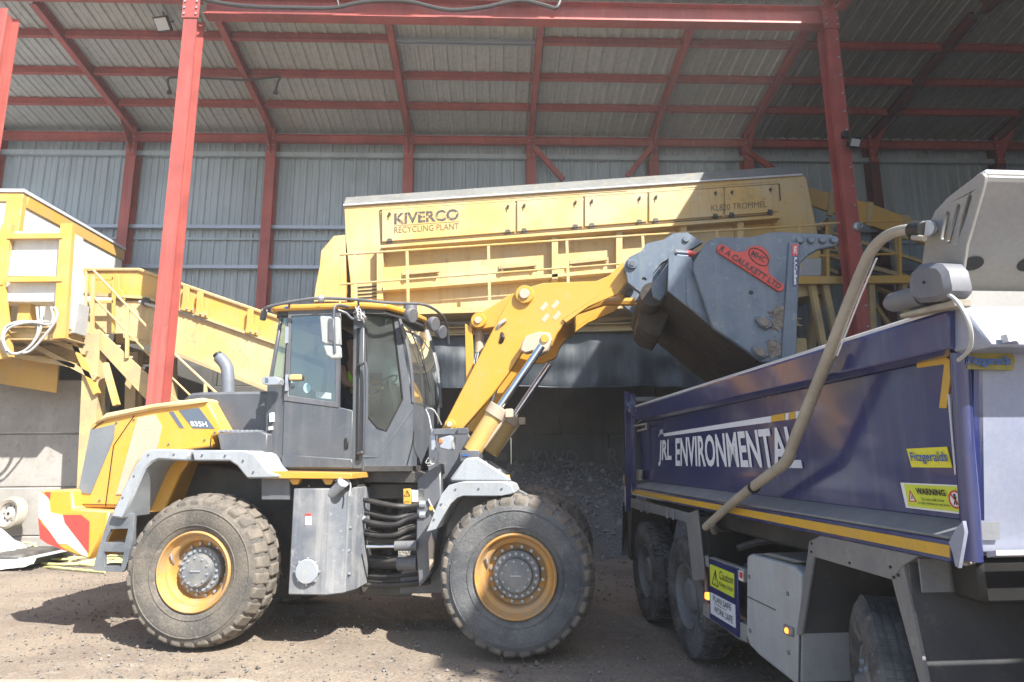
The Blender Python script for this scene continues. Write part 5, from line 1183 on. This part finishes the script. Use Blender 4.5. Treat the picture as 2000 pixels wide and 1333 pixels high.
# sheeting motor and arm
mo = node('sheeting_motor', tt)
TPR([(1770, 580), (1770, 548), (1776, 528), (1790, 516), (1812, 513), (1832, 516), (1844, 530), (1850, 560), (1850, 578), (1830, 588), (1790, 592)], 1.88, 2.0, 'motor_housing', plas, mo, .02, smooth=60)
p0, p1 = TP(1742, 592, 1.93), TP(1812, 575, 1.93)
d_ = (p1-p0).normalized(); MB(MT).lathe([(0, -.03), (.03, -.02), (.043, .01), (.045, .05), (.045, .2), (0, .2)], p0, d_, 24).build('motor_body', plas, mo)
TPR([(1756, 612), (1850, 588), (1862, 582), (1862, 600), (1756, 622)], 1.92, 2.0, 'bracket', beige, mo, .006)
for x, y in ((1775, 561), (1805, 552)): p = TP(x, y, 1.88); MB(MT).cyl(p, p-SD*.006, .006, n=8).build('screw', black, mo)
TT([(1846, 572, 1.9), (1868, 588, 1.9), (1888, 620, 1.9), (1897, 655, 1.92), (1892, 685, 1.95), (1872, 704, 1.97)], 1.9, .008, 'cable', lcable, mo, sm=4)
arm_px = [(1800, 449), (1772, 449), (1748, 454), (1722, 468), (1700, 494), (1684, 528), (1655, 600), (1600, 742), (1549, 868), (1543, 888), (1530, 908), (1505, 926), (1440, 975), (1378, 1030)]
rs = [.024, .024, .024, .025, .026, .027, .029, .032, .034, .034, .034, .033, .031, .029]
ar = MB(MT).tube(smoothpath([TP(x, y, 1.90) for x, y in arm_px], 4), [rs[min(i//4, 13)]+(rs[min(i//4+1, 13)]-rs[min(i//4, 13)])*(i % 4)/4 for i in range(13*4+1)], 16).build('sheeting_arm', beige, tt)
MB(MT).cyl(TP(1782, 449, 1.9), TP(1806, 449, 1.9), .036, n=20).build('sleeve', black, ar, bevel=.004); MB(MT).cyl(TP(1806, 447, 1.9), TP(1818, 447, 2.0), .034, n=20).build('spindle', galv, ar)
MB(MT).cyl(TP(1784, 464, 1.88), TP(1806, 466, 1.88), .012).build('spring', beige, ar)
TT([(1712, 505, 1.87), (1680, 580, 1.87), (1635, 695, 1.87)], 1.87, .004, 'cord', twh, ar); MB(MT).cyl(TP(1471, 951, 1.9), TP(1474, 953, 1.9), .041, n=16).build('joint', black, ar)
MB(MT).cyl(TP(1390, 1022, 1.9), TP(1396, 1038, 1.98), .03).build('pivot', tgry, tt)

# chassis and running gear
MB(MT).box(2.25, 4.2, 1.1, 2.2, .12, 1.8).build('sun_blocking_box', navy, tt, bevel=.08)  # plain block added out of view to keep sun off the mudguard
MB(MT).box(2.75, 3.6, 2.6, 8.0, .72, 1.2).build('chassis', blk, tt, bevel=.02)
MB(MT).box(2.2, 4.2, 2.9, 7.9, 1.2, 1.36).build('sub_frame', blk, tt, bevel=.02)
def truck_wheel(t0, s0, sg, steer, parent, front=False, R=.54):
    wn = node('wheel', parent); c = Vector((t0, s0, R)); ax = Vector((sg, steer, 0)).normalized(); Wd = .3
    prof = [(.29, .06), (.30, .03), (.36, .008), (.43, 0), (.485, .018), (.52, .045), (.528, .06)]
    g = []
    for k in range(5):
        h = .06+.045*k; g += [(.528, h+.005), (.528, h+.035), (.515, h+.037), (.515, h+.043)] if front or 1 else []
    prof += g+[(.528, .25), (.50, .285), (.43, .30), (.3, .27), (.29, .24)]
    ty = MB(MT).lathe(prof, c, ax, 64).build('tyre', trub, wn, smooth=50)
    q = ax.to_track_quat('Z', 'Y'); m = MB(MT); n = 54
    if not front:
        for k in range(n):
            for h0, h1, dk in ((.02, .10, 0), (.11, .19, .5), (.20, .28, 0)):
                A = 2*pi*(k+dk)/n; v8 = []
                for rr, f_ in ((.50, 1), (.545, .8)):
                    for hh in (h0, h1):
                        for s2 in ((-1, 1) if hh == h0 else (1, -1)):
                            aa = A+s2*2*pi/n*.34*f_+ (hh-.15)*.25; r2 = rr-(.02 if hh in (.02, .28) else 0)
                            v8.append(c+q @ Vector((r2*cos(aa), r2*sin(aa), hh)))
                m.add(v8, [(0, 1, 2, 3), (7, 6, 5, 4), (0, 4, 5, 1), (1, 5, 6, 2), (2, 6, 7, 3), (3, 7, 4, 0)])
    else:
        for k in range(90):
            for h0 in (.047, .092, .137, .182, .227):
                A = 2*pi*k/90; v8 = []
                for rr in (.52, .5325):
                    for hh in (h0+.004, h0+.036):
                        for s2 in ((-1, 1) if hh == h0+.004 else (1, -1)):
                            aa = A+s2*2*pi/90*.475; v8.append(c+q @ Vector((rr*cos(aa), rr*sin(aa), hh)))
                m.add(v8, [(0, 1, 2, 3), (7, 6, 5, 4), (0, 4, 5, 1), (1, 5, 6, 2), (2, 6, 7, 3), (3, 7, 4, 0)])
    m.build('tread', trub, ty, smooth=0)
    rp = [(.295, .05), (.285, .03), (.275, .04), (.265, .08), (.255, .14), (.15, .16), (.15, .08), (.12, .05), (.0, .045)] if not front else [(.295, .05), (.285, .03), (.275, .035), (.262, .06), (.24, .05), (.15, .02), (.13, -.02), (.0, -.03)]
    MB(MT).lathe(rp, c, ax, 48).build('rim', tgry, wn)
    m = MB(MT)
    for k in range(10): a = 2*pi*k/10; p = c+q @ Vector((.2*cos(a), .2*sin(a), .15 if not front else .03)); m.cyl(p, p-ax*(.04 if not front else .016), .014, n=6)
    m.each('wheel_nut', galv, wn) if t0 < 3 else None
for s0 in (6.17, 7.55):
    truck_wheel(2.03, s0, 1, 0, tt); truck_wheel(4.33, s0, -1, 0, tt)
    MB(MT).cyl((2.3, s0, .53), (4.1, s0, .53), .12).build('axle', blk, tt)
truck_wheel(2.07, 3.47, 1, -.45, tt, True); truck_wheel(4.2, 3.45, -1, .45, tt, True)
# near wheel arch
ma = node('mudguard', tt)
TPR([(1580, 1058), (1603, 1046), (1792, 1086), (1764, 1104), (1742, 1133), (1590, 1088), (1566, 1240), (1555, 1240)], 1.975, 1.99, 'arch_flange', tgry, ma, .003)
rl_ = [TP(1764, 1104, 1.98), TP(1742, 1133, 1.98), TP(1800, 1350, 1.98), TP(1815, 1350, 1.98)]
MB(MT).prism(rl_, (.015, 0, 0)).build('arch_flange', tgry, ma)
A0, A1, A2, A3 = TP(1560, 1240, 1.99), TP(1590, 1060, 1.99), TP(1775, 1100, 1.99), Vector((1.99, 2.86, .30))
A4 = Vector((1.99, 4.02, .35))
sh_ = [A4, A0, A1, A2, Vector((1.99, 2.86, .8)), A3]
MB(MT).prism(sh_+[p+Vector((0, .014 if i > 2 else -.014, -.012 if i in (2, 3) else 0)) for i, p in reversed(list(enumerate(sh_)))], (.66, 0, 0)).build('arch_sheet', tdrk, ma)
MB(MT).prism([TP(1580, 1058, 1.98), TP(1603, 1046, 1.98), TP(1792, 1086, 1.98), TP(1764, 1104, 1.98)], (.66, 0, 0)).build('arch_top', tgry, ma, bevel=.004)
m = MB(MT)
for x, y in ((1586, 1062), (1585, 1078), (1660, 1100), (1740, 1108), (1755, 1124), (1746, 1128)): p = TP(x, y, 1.975); m.cyl(p, p-SD*.006, .007, n=6)
m.each('bolt', black, ma)
MB(MT).box(1.99, 2.65, 2.80, 2.81, 1.22, 1.36).build('arch_stay', tgry, ma)
# rear wheel arch
mr = node('mudguard', tt)
TPR([(1232, 973), (1345, 1002), (1362, 996), (1376, 1132), (1353, 1135), (1340, 1020), (1232, 992)], 1.975, 1.99, 'arch_flange', tgry, mr, .003)
c_ = [TP(1364, 1134, 1.99), TP(1352, 1010, 1.99), TP(1232, 980, 1.99)]; c_.append(Vector((1.99, 8.2, c_[2].z-.02))); c_.append(Vector((1.99, 8.35, .6)))
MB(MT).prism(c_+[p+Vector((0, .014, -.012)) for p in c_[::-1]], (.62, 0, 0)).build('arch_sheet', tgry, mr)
for x in (1250, 1262, 1300, 1312): TPR([(x, 978+(x-1232)*.24), (x+4, 978+(x-1228)*.24), (x+4, 996+(x-1228)*.24), (x, 996+(x-1232)*.24)], 1.965, 1.975, 'clamp', ledg, mr)
TPR([(1226, 985), (1233, 985), (1233, 1095), (1227, 1090)], 1.98, 2.0, 'mud_flap', black, tt)
MB(MT).box(2.0, 2.6, 5.35, 5.37, .6, 1.2).build('mud_flap', black, tt)
# side guard with safety signs
sg_ = node('side_guard', tt)
TPR([(1371, 1083), (1452, 1112), (1452, 1138), (1371, 1104)], 2.0, 2.05, 'guard_rail', tsil, sg_); TPR([(1373, 1178), (1458, 1222), (1458, 1256), (1373, 1202)], 2.0, 2.05, 'guard_rail', tsil, sg_)
gp_ = TPR([(1384, 1091), (1440, 1111), (1442, 1246), (1386, 1208)], 1.985, 2.0, 'sign_board', navy, sg_, .003)
g1 = TDl([(1387, 1102), (1434, 1121), (1434, 1168), (1388, 1144)], 1.985, 'caution_sign', ylime, gp_)
text('Caution', TQd((1405, 1131), (1432, 1142), (1432, 1126), (1405, 1115), 1.976), black, g1, M=MT, bold=.0); text('Keep clear', TQd((1405, 1147), (1432, 1160), (1432, 1147), (1405, 1135), 1.976), black, g1, M=MT)
m = MB(MT)
for a, b in (((1391, 1140), (1403, 1147)), ((1391, 1140), (1397, 1114)), ((1403, 1147), (1397, 1114)), ((1397, 1120), (1397, 1134)), ((1397, 1138), (1397, 1140))): m.bar(TP(*a, 1.979), TP(*b, 1.979), .008, .002, (1, 0, 0))
m.build('symbol', black, g1)
g2 = TDl([(1388, 1157), (1436, 1182), (1437, 1227), (1389, 1198)], 1.985, 'safety_sign', lett, gp_)
text('PLAN SAFE', TQd((1393, 1174), (1428, 1194), (1428, 1181), (1393, 1163), 1.976), black, g2, M=MT); text('WORK SAFE', TQd((1395, 1195), (1431, 1219), (1431, 1205), (1395, 1183), 1.976), black, g2, M=MT)
MB(MT).bar(TP(1395, 1179, 1.979), TP(1419, 1193, 1.979), .004, .002, (1, 0, 0)).build('rule', black, g2)
TDl([(1440, 1113), (1452, 1117), (1452, 1136), (1440, 1131)], 1.998, 'label', white, sg_); TDl([(1445, 1117), (1450, 1119), (1450, 1130), (1445, 1128)], 1.992, 'label', sred, sg_)
lp1 = TPR([(1376, 1157), (1384, 1160), (1384, 1173), (1376, 1170)], 1.985, 2.02, 'marker_lamp', orange, sg_)
for a in ((1382, 1105), (1381, 1195)): TT([a, (a[0], a[1]+1)], 2.0, .01, 'stay', tgry, sg_)
TT([(1378, 1100), (1381, 1180)], 2.05, .015, 'stay', tgry, sg_)
# locker and tanks
bx = TPR([(1458, 1086), (1466, 1082), (1550, 1106), (1564, 1122), (1562, 1332), (1556, 1340), (1482, 1281), (1464, 1262), (1457, 1240)], 1.99, 2.6, 'locker', tbox, tt, .02)
bx.modifiers['bevel'].segments = 3
MB(MT).bar(TP(1459, 1165, 1.988), TP(1515, 1192, 1.988), .004, .006, (1, 0, 0)).build('seam', black, bx)
for x, y in ((1464, 1127), (1539, 1160), (1466, 1232), (1541, 1275)): p = TP(x, y, 1.99); MB(MT).cyl(p, p-SD*.008, .014, n=12).build('latch', tgry, bx)
l2 = TPR([(1529, 1219), (1547, 1227), (1547, 1245), (1529, 1238)], 1.975, 1.99, 'marker_lamp', tgry, bx); c0 = TP(1537, 1232, 1.975); MB(MT).lathe([(0, 0), (.018, 0), (.014, .01), (0, .014)], c0, (-1, 0, 0), 14).build('lens', orange, l2)
MB(MT).lathe([(0, 0), (.25, 0), (.29, .02), (.29, .5), (.25, .52), (0, .52)], TP(1400, 1150, 2.32)+Vector((.12, 0, -.06)), (0, -1, 0), 28).build('air_tank', tbox, tt)
MB(MT).lathe([(0, 0), (.24, 0), (.27, .02), (.27, .55), (.24, .57), (0, .57)], TP(1432, 1140, 2.32)+Vector((.14, -.1, 0)), (0, -1, 0), 28).build('air_tank', tgry, tt)
MB(MT).tube(smoothpath([Vector((2.1, 5.0, 1.12)), Vector((2.3, 4.8, 1.2)), Vector((2.35, 4.4, 1.18)), Vector((2.2, 4.1, 1.16))], 5), .03).build('hose', hose, tt)
TPR([(1480, 1083), (1548, 1100), (1568, 1098), (1500, 1080)], 2.02, 2.5, 'locker_lid', tgry, tt, .01)

# ================================================================= small things round the yard
def flood(name, lab, c, fwd, w=.34, h=.3):
    c = Vector(c); t = thing(name, lab, 'floodlight', c); f = Vector(fwd).normalized(); r = f.cross(Vector((0, 0, 1))).normalized(); u = r.cross(f)
    Mx = Matrix((r, f, u)).transposed().to_4x4(); Mx.translation = c
    MB(Mx).box(-w/2, w/2, -.04, .04, -h/2, h/2).build('housing', black, t, bevel=.012)
    MB(Mx).box(-w/2+.03, w/2-.03, .041, .046, -h/2+.03, h/2-.03).build('lens', lens, t)
    m = MB(Mx)
    for k in range(6): m.box(-w/2+.04+k*(w-.08)/5-.005, -w/2+.04+k*(w-.08)/5+.005, -.09, -.041, -h/2+.03, h/2-.03)
    m.each('cooling_fin', black, t)
    MB(Mx).tube([(-w/2-.015, 0, 0), (-w/2-.015, -.14, .02), (0, -.16, .02), (w/2+.015, -.14, .02), (w/2+.015, 0, 0)], .012).build('bracket', blk, t)
    return t
flood('floodlight', 'square floodlight hanging from the roof at the upper left', WY(318, 47, 12.5), (-.2, -1, -1.0))
h1 = [o for o in S.objects if o.name == 'floodlight'][0]
MB().tube([WY(325, 40, 12.6), WY(318, 25, 12.6), WY(322, 8, 12.5), WY(318, -12, 12.4)], .018).build('chain', blk, h1)
f2 = flood('floodlight', 'small pale faced floodlight fixed to the right hand red column', WY(1668, 279, 11.6), (.2, -1, -.5), .26, .2)
MB().box(WY(1651, 262, 11.75).x-.07, WY(1651, 262, 11.75).x+.07, 11.7, 11.8, WY(1651, 262, 11.75).z-.08, WY(1651, 262, 11.75).z+.05).build('sensor', black, f2, bevel=.01)
t = thing('hanging_pipe', 'dark pipe slung under the roof rafters behind the left red column', 'pipe', WY(430, 152, 14))
MB().tube(smoothpath([WY(332, 178, 14), WY(328, 160, 14), WY(336, 152, 14), WY(400, 153, 14), WY(480, 157, 14), WY(520, 153, 14), WY(546, 151, 14), WY(543, 160, 14), WY(538, 178, 14)], 4), .025).build('pipe', blk, t)
for x, y in ((331, 178), (538, 178)): MB().cyl(WY(x, y, 14), WY(x, y+5, 14), .045, .06, n=10).build('nozzle', blk, t)
t = thing('power_cable', 'thick black cable draped along the front roof beam', 'cable', WY(700, 5, 11.8))
MB().tube(smoothpath([WY(x, y, 11.82) for x, y in ((395, -2), (440, 8), (500, 14), (580, 16), (650, 16), (700, 6), (745, 2), (800, 4), (860, 18), (900, 20), (950, 14), (985, 6), (1020, 2), (1060, 10), (1085, 16), (1094, 2))], 5), .042, 8).build('cable', cable, t)
MB().tube([WY(658, -4, 11.8), WY(662, 14, 11.8)], .02).build('tie', blk, t)
MB().cyl(WY(1691, 444, 11.8), WY(1691, 444, 11.72), .07, n=14).build('x', galv, t) if 0 else None
t = thing('wall_socket', 'round grey steel fitting bolted to the right hand red column', 'fitting', WY(1674, 444, 11.8))
MB().lathe([(0, 0), (.09, 0), (.09, .05), (.055, .09), (.055, .12), (.03, .12), (.03, .06), (0, .06)], WY(1674, 444, 11.83), (0, -1, 0), 16).build('socket', galv, t)
t = thing('power_cable', 'looped grey cables hanging below the white enclosure', 'cable', WY(40, 650, 11.5))
for k, pts in enumerate((((72, 600), (74, 650), (50, 684), (14, 690), (4, 660), (16, 636), (44, 628), (76, 630)), ((80, 600), (80, 640), (60, 676), (30, 692), (10, 676), (8, 645), (30, 632), (90, 628)), ((100, 600), (104, 620), (96, 634), (60, 630), (20, 640), (6, 662), (14, 686)), ((106, 600), (112, 616), (100, 640), (64, 682), (46, 690)))):
    MB().tube(smoothpath([WY(x, y, 11.55-.02*k) for x, y in pts], 5), .022, 8).build('cable', lcable, t)
# spare wheel leaning on the blocks
c = WY(22, 1003, 12.9); t = thing('spare_wheel', 'dusty car wheel with a steel rim leaning against the concrete blocks', 'wheel', (c.x, c.y, c.z-.3))
MB().lathe([(.19, -.02), (.2, -.08), (.25, -.1), (.29, -.08), (.31, -.04), (.31, .06), (.27, .1), (.2, .08), (.19, .02)], c, (.25, 1, -.1), 40).build('tyre', mk('pale_dusty_tyre', (.4, .36, .3), .9, col2=(.3, .27, .22), amt=.8, scale=5, bump=.2), t)
rm = MB().lathe([(.195, -.05), (.18, -.045), (.17, -.01), (.12, -.02), (.10, -.05), (.04, -.055), (0, -.055)], c, (.25, 1, -.1), 32).build('rim', mk('steel_rim', (.5, .48, .45), .5, .2, bump=.05), t)
m = MB(); q = Vector((.25, 1, -.1)).to_track_quat('Z', 'Y')
for k in range(9): a = 2*pi*k/9; p = c+q @ Vector((.145*cos(a), .145*sin(a), -.015)); m.cyl(p, p-Vector((.01, .04, 0))*.3, .012, n=8)
m.cyl(c-Vector((0.014, .056, 0)), c-Vector((.016, .064, 0)), .025, n=12); m.each('rim_hole', black, rm)
# heap of sheeting, pallet and pipes
t = thing('folded_sheeting', 'crumpled pale sheeting over a dark bundle at the foot of the block wall', 'sheeting', (-9, 12.2, 0))
b0 = WY(-50, 1070, 12.2); b1 = WY(118, 1070, 12.2)
def shf(u, v):
    x = b0.x+(b1.x-b0.x)*u; y = 11.55+1.3*v; z = .66*sin(pi*min(1, v*.9+.1))**.5*(.55+.35*sin(u*5+1))*(1-.5*u*u)+.10*noise.noise(Vector((x*5, y*5, 0)))+.12*noise.noise(Vector((x*2, y*3, 3)))
    return Vector((x, y, max(z, .2 if .04 < v < .9 else .01)))
MB().grid(shf, 50, 24).build('sheet', wrap, t, smooth=60, rec=False)
MB().box(b0.x, b1.x-.25, 11.6, 12.7, .0, .26).build('bundle', blk, t, bevel=.05)
t = thing('scrap_box', 'small red and black crate half hidden behind the hose coils', 'crate', WZ(80, 1092, 0))
p = WZ(82, 1088, 0); MB().box(p.x-.45, p.x+.5, p.y+.1, p.y+.5, .0, .2).build('crate', blk, t, bevel=.02); MB().box(p.x-.5, p.x-.2, p.y+.0, p.y+.09, .0, .12).build('crate_panel', sred, t, bevel=.01)
def coil(name, lab, c, loops, seed):
    random.seed(seed); c = Vector(c); pts = []
    for (dx, dy, rx, ry, zz, n) in loops:
        for k in range(n):
            a = 2*pi*k/12+random.uniform(-.1, .1)
            pts.append(c+Vector((dx+rx*cos(a)*random.uniform(.88, 1.1), dy+ry*sin(a)*random.uniform(.88, 1.1), .03+zz*random.uniform(.5, 1.1)*(1+sin(a))*.5)))
    t = thing(name, lab, 'hose', c); MB().tube(smoothpath(pts, 4), .019, 8).build('hose', hosey, t); return t
c1 = WZ(135, 1102, 0); coil('garden_hose', 'pale yellow hose lying in loose coils beside the loader counterweight', c1, ((0, .1, .55, .3, .03, 12), (.2, 0, .7, .25, .05, 12), (.5, .1, .5, .35, .06, 14), (.9, -.1, .6, .3, .03, 13), (1.2, 0, .4, .25, .06, 12)), 5)
c2 = WZ(48, 1098, 0)
t = thing('garden_hose', 'yellow hose standing up in one big loop left of the counterweight', 'hose', c2)
MB().tube(smoothpath([WZ(205, 1118, .02), WZ(140, 1112, .02), WZ(95, 1108, .02)]+[WY(x, y, c2.y+.1) for x, y in ((60, 1113), (20, 1112), (12, 1100), (20, 1080), (42, 1062), (62, 1062), (80, 1078), (92, 1095), (84, 1104), (66, 1100))], 5), .02).build('hose', hosey, t)
t = thing('bent_pipe', 'pale green bent pipe standing among the hose coils', 'pipe', c2)
MB().tube(smoothpath([WY(x, y, c2.y+.3) for x, y in ((28, 1085), (36, 1105), (42, 1110), (48, 1098), (50, 1074), (70, 1062))], 5), .026).build('pipe', mk('pale_green_pipe', (.42, .55, .42), .5, bump=.03), t)
# haze of dust inside the air
hb_ = MB().box(-25, 24, -4, 20, -1, 12.5)
hm = bpy.data.materials.new('dust_haze'); hm.use_nodes = True; hm.node_tree.nodes.clear()
pv_ = hm.node_tree.nodes.new('ShaderNodeVolumePrincipled'); pv_.inputs['Color'].default_value = (.9, .88, .85, 1); pv_.inputs['Density'].default_value = .004; pv_.inputs['Anisotropy'].default_value = .3
ho = hm.node_tree.nodes.new('ShaderNodeOutputMaterial'); hm.node_tree.links.new(pv_.outputs[0], ho.inputs['Volume'])
hzo = hb_.build('haze', hm, smooth=0); tag(hzo, 'thin dusty haze filling the yard and the shed', 'haze', kind='stuff')
